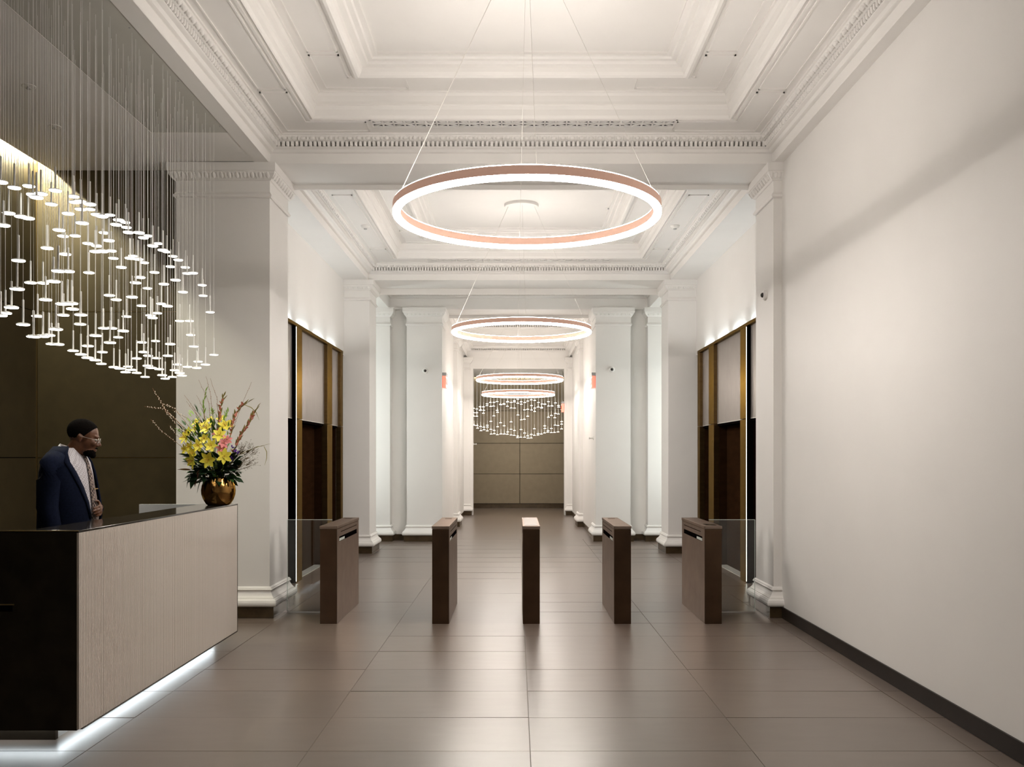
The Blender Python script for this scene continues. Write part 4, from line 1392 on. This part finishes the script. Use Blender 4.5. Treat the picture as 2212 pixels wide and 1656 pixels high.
bd.capsule((0.02, -0.06, 1.50), (0.02, 0.06, 1.50), 0.09, 0.09, 14)         # chest and trunk
bd.capsule((0.02, 0, 1.40), (0.0, 0, 1.0), 0.125, 0.13, 16)
bd.capsule((0.0, -0.08, 0.98), (0.0, 0.08, 0.98), 0.11, 0.11, 14)
for s in (-1, 1):
    bd.capsule((0.0, s * 0.10, 0.95), (0.02, s * 0.11, 0.52), 0.085, 0.060, 12)
    bd.capsule((0.02, s * 0.11, 0.52), (-0.01, s * 0.115, 0.10), 0.056, 0.040, 12)
    bd.capsule((-0.04, s * 0.115, 0.04), (0.15, s * 0.125, 0.03), 0.04, 0.032, 10)
    bd.capsule((0.01, s * 0.185, 1.515), (0.0, s * 0.24, 1.25), 0.046, 0.042, 12)   # upper arms


def hand(bd, wrist, d, up, side, curl):
    """palm, four unequal fingers with knuckles, thumb from the side of the palm"""
    wrist, d, up = Vector(wrist), Vector(d).normalized(), Vector(up).normalized()
    lat = d.cross(up).normalized() * side
    pc = wrist + d * 0.05
    M3 = Matrix((d, lat, up)).transposed()
    bd.ball(pc, (0.050, 0.040, 0.015), 12, 8, M=M3)
    for i, L in enumerate((0.070, 0.080, 0.074, 0.058)):
        b0 = wrist + d * (0.088 - 0.004 * abs(i - 1)) + lat * (0.030 - 0.020 * i)
        ang = curl
        p, dirn = b0, d
        for sgm, (fr, r0, r1) in enumerate(((0.45, 0.0092, 0.0086), (0.32, 0.0086, 0.0078), (0.23, 0.0078, 0.0066))):
            dirn = (d * math.cos(ang) - up * math.sin(ang)).normalized()
            q = p + dirn * L * fr
            bd.capsule(p, q, r0, r1, 8)
            p = q
            ang += curl * 0.8
    t0 = wrist + d * 0.028 + lat * 0.034
    t1 = t0 + (d * 0.6 + lat * 0.75 - up * 0.25).normalized() * 0.036
    t2 = t1 + (d * 0.95 + lat * 0.15 - up * 0.3).normalized() * 0.030
    bd.capsule(t0, t1, 0.012, 0.010, 8)
    bd.capsule(t1, t2, 0.010, 0.008, 8)


# right arm hangs, left forearm comes across the waist
bd.capsule((0.0, -0.24, 1.25), (0.05, -0.247, 0.98), 0.040, 0.028, 12)
hand(bd, (0.055, -0.247, 0.96), (0.15, 0.05, -1), (0, -1, 0), 1, 0.30)
LE, LW = Vector((0.0, 0.24, 1.25)), Vector((0.195, 0.075, 1.245))
bd.capsule(LE, LW, 0.044, 0.028, 12)
hand(bd, LW + Vector((0.018, -0.016, -0.004)), (0.35, -1, -0.12), (0.9, 0.3, 0.1), 1, 0.30)
body = bd.build('body', 'skin', man, fix=False)
remesh(body, 0.0055, 4)

hr = MB()
hr.ball(hp(-0.018, 0, 0.045), (0.101, 0.081, 0.086), 22, 16, M=HR)
hairo = hr.build('hair', 'hair', man, smooth=True, fix=False)
# keep the hair off the face: cut the cap with a slanted plane
bmh = bmesh.new()
bmh.from_mesh(hairo.data)
bmesh.ops.bisect_plane(bmh, geom=bmh.verts[:] + bmh.edges[:] + bmh.faces[:], plane_co=hp(0.030, 0, 0.045), plane_no=HR @ Vector((0.80, 0, -0.60)), clear_outer=True)
bmh.to_mesh(hairo.data)
bmh.free()
br_ = MB()
br_.ball(hp(0.052, 0, -0.082), (0.046, 0.051, 0.034), 16, 10, M=HR)
br_.ball(hp(0.080, 0, -0.100), (0.024, 0.028, 0.020), 12, 8, M=HR)
br_.ball(hp(0.094, 0, -0.0475), (0.010, 0.026, 0.0045), 10, 6, M=HR)
beard = br_.build('beard', 'hair', man, smooth=True, fix=False)
for s in (-1, 1):
    e = MB().ball(hp(0.081, s * 0.031, 0.008), (0.010, 0.013, 0.007), 12, 8, M=HR).build('eye', 'eye_white', man, smooth=True)
    MB().ball(hp(0.0895, s * 0.031, 0.007), (0.003, 0.005, 0.005), 10, 6, M=HR).build('iris', 'plastic_black', e)
gl = MB()
for s in (-1, 1):
    ring = []
    for k in range(17):
        a = 2 * math.pi * k / 16
        ring.append(hp(0.098, s * 0.033 + 0.024 * math.cos(a), 0.006 + 0.017 * math.sin(a)))
    gl.tube(ring, 0.0014, 5)
    gl.tube([hp(0.098, s * 0.057, 0.012), hp(0.05, s * 0.080, 0.010), hp(-0.015, s * 0.088, 0.012)], 0.0013, 5)
gl.tube([hp(0.098, -0.010, 0.010), hp(0.104, 0, 0.012), hp(0.098, 0.010, 0.010)], 0.0013, 5)
gl.build('glasses', 'wire_steel', man)


def ellipse_loft(rings, n, a0, a1, close, grow=0.0):
    """rings of (z, cx, half depth, half width); angle 0 points forward"""
    mb = MB()
    m = n if close else n + 1
    for (z, cx, a, b_) in rings:
        for k in range(m):
            t = a0 + (a1 - a0) * k / n
            mb.v.append(Vector((cx + (a + grow) * math.cos(t), (b_ + grow) * math.sin(t), z)))
    for i in range(len(rings) - 1):
        for k in range(n):
            k2 = (k + 1) % m
            mb.face((i * m + k, i * m + k2, (i + 1) * m + k2, (i + 1) * m + k))
    return mb


KZ = 1.072                                   # tall man, shoulders drawn up
TORSO = [(0.86, 0.005, 0.150, 0.185), (0.98, 0.015, 0.162, 0.188), (1.08, 0.030, 0.170, 0.190), (1.18, 0.030, 0.166, 0.192), (1.28, 0.026, 0.155, 0.200), (1.38, 0.022, 0.142, 0.205),
         (1.45, 0.020, 0.125, 0.200), (1.505, 0.022, 0.098, 0.150), (1.545, 0.030, 0.080, 0.092)]
TORSO = [(z * KZ, c_, a_, b_) for z, c_, a_, b_ in TORSO]
ellipse_loft(TORSO, 40, 0, 2 * math.pi, True).build('shirt', 'shirt_check', man, smooth=True)
# jacket: open at the front, thickened cloth, sleeves in the same mesh
jk = MB()
n = 44
jr = [(0.80, 0.0, 0.175, 0.205), (0.92, 0.010, 0.178, 0.208), (1.02, 0.024, 0.184, 0.208), (1.10, 0.030, 0.186, 0.209), (1.20, 0.030, 0.181, 0.212), (1.30, 0.024, 0.168, 0.222), (1.39, 0.018, 0.152, 0.228),
      (1.455, 0.015, 0.132, 0.220), (1.510, 0.018, 0.104, 0.165), (1.548, 0.024, 0.086, 0.105)]
jr = [(z * KZ, c_, a_, b_) for z, c_, a_, b_ in jr]
op = [0.30, 0.32, 0.36, 0.40, 0.46, 0.56, 0.70, 0.86, 1.00, 1.10]
for (z, cx, a, b_), o_ in zip(jr, op):
    for k in range(n + 1):
        t = o_ + (2 * math.pi - 2 * o_) * k / n
        jk.v.append(Vector((cx + a * math.cos(t), b_ * math.sin(t), z)))
for i in range(len(jr) - 1):
    for k in range(n):
        jk.face((i * (n + 1) + k, i * (n + 1) + k + 1, (i + 1) * (n + 1) + k + 1, (i + 1) * (n + 1) + k))
jacket = jk.build('jacket', 'suit_navy', man, smooth=True, fix=False)
sd = jacket.modifiers.new('thickness', 'SOLIDIFY')
sd.thickness = 0.010
sd.offset = 1
for s in (-1, 1):
    sl = MB()
    if s < 0:
        pts = [(0.012, -0.150, 1.475), (0.008, -0.205, 1.435), (0.0, -0.236, 1.34), (-0.004, -0.246, 1.18), (0.025, -0.250, 1.06), (0.05, -0.248, 0.945)]
    else:
        pts = [(0.012, 0.150, 1.475), (0.008, 0.205, 1.435), (0.0, 0.236, 1.34), (-0.002, 0.246, 1.20), (0.03, 0.226, 1.158), (0.175, 0.094, 1.152)]
    pts = [(x, y, z * KZ) for x, y, z in pts]
    sl.tube(pts, [0.074, 0.080, 0.074, 0.066, 0.058, 0.046], 16)
    sl.build('sleeve', 'suit_navy', man, smooth=True)
    # lapel: a folded strip along the front opening
    lp = MB()
    for i in range(3, 10):
        z, cx, a, b_ = jr[i]
        o_ = op[i]
        wv = 0.20 if i < 8 else 0.12
        for t, g in ((o_ - 0.02, 0.006), (o_ + wv * (0.3 + 0.7 * math.sin((i - 3) / 6 * math.pi * 0.8)), 0.014)):
            lp.v.append(Vector((cx + (a + g) * math.cos(s * t), (b_ + g) * math.sin(s * t), z)))
    for i in range(6):
        lp.face((i * 2, i * 2 + 1, i * 2 + 3, i * 2 + 2))
    lo = lp.build('lapel', 'suit_navy', man, smooth=True, fix=False)
    q = lo.modifiers.new('thickness', 'SOLIDIFY')
    q.thickness = 0.004
# collar, tie, trousers, shoes, tie clip
cl = MB()
for s in (-1, 1):
    b0 = len(cl.v)
    for k in range(9):
        f = k / 8
        t = s * (0.10 + (math.pi - 0.10) * f)
        zt = 1.622 + 0.062 * f ** 0.8
        cl.v.append(Vector((0.040 + 0.070 * math.cos(t), 0.072 * math.sin(t), zt)))
        cl.v.append(Vector((0.034 + 0.094 * math.cos(t), 0.100 * math.sin(t), zt - 0.062 + 0.020 * f)))
    for k in range(8):
        cl.face((b0 + 2 * k, b0 + 2 * k + 1, b0 + 2 * k + 3, b0 + 2 * k + 2))
co = cl.build('collar', 'collar_white', man, smooth=True, fix=False)
q = co.modifiers.new('thickness', 'SOLIDIFY')
q.thickness = 0.004
ti = MB()
for (z, w_) in ((1.605, 0.016), (1.575, 0.022), (1.555, 0.017), (1.48, 0.028), (1.38, 0.036), (1.28, 0.042), (1.18, 0.046), (1.08, 0.046)):
    j = max(i for i in range(len(TORSO)) if TORSO[i][0] <= z)
    j2 = min(j + 1, len(TORSO) - 1)
    f = (z - TORSO[j][0]) / max(1e-6, TORSO[j2][0] - TORSO[j][0])
    xf = TORSO[j][1] + TORSO[j][2] + f * ((TORSO[j2][1] + TORSO[j2][2]) - (TORSO[j][1] + TORSO[j][2]))
    for q in (-1, 0, 1):
        ti.v.append(Vector((xf + 0.010 - 0.006 * abs(q), q * w_, z)))
for i in range(7):
    for q in range(2):
        ti.face((i * 3 + q, i * 3 + q + 1, i * 3 + 4 + q, i * 3 + 3 + q))
to = ti.build('tie', 'tie_check', man, smooth=True, fix=False)
q = to.modifiers.new('thickness', 'SOLIDIFY')
q.thickness = 0.004
MB().box(0.205, 0.213, -0.035, 0.02, 1.375, 1.381).build('tie_clip', 'gold_metal', man)
tr = MB()
tr.lathe([(0.165, 0.98), (0.170, 0.92), (0.165, 0.86)], 24)
for s in (-1, 1):
    tr.tube([(0.0, s * 0.085, 0.94), (0.01, s * 0.10, 0.75), (0.02, s * 0.11, 0.52), (-0.005, s * 0.115, 0.09)], [0.105, 0.10, 0.082, 0.068], 16)
tr.build('trousers', 'suit_navy', man, smooth=True, fix=False)
for s in (-1, 1):
    sh = MB()
    sh.capsule((-0.05, s * 0.118, 0.045), (0.17, s * 0.13, 0.040), 0.046, 0.040, 12)
    sh.build('shoe', 'plastic_black', man, smooth=True)
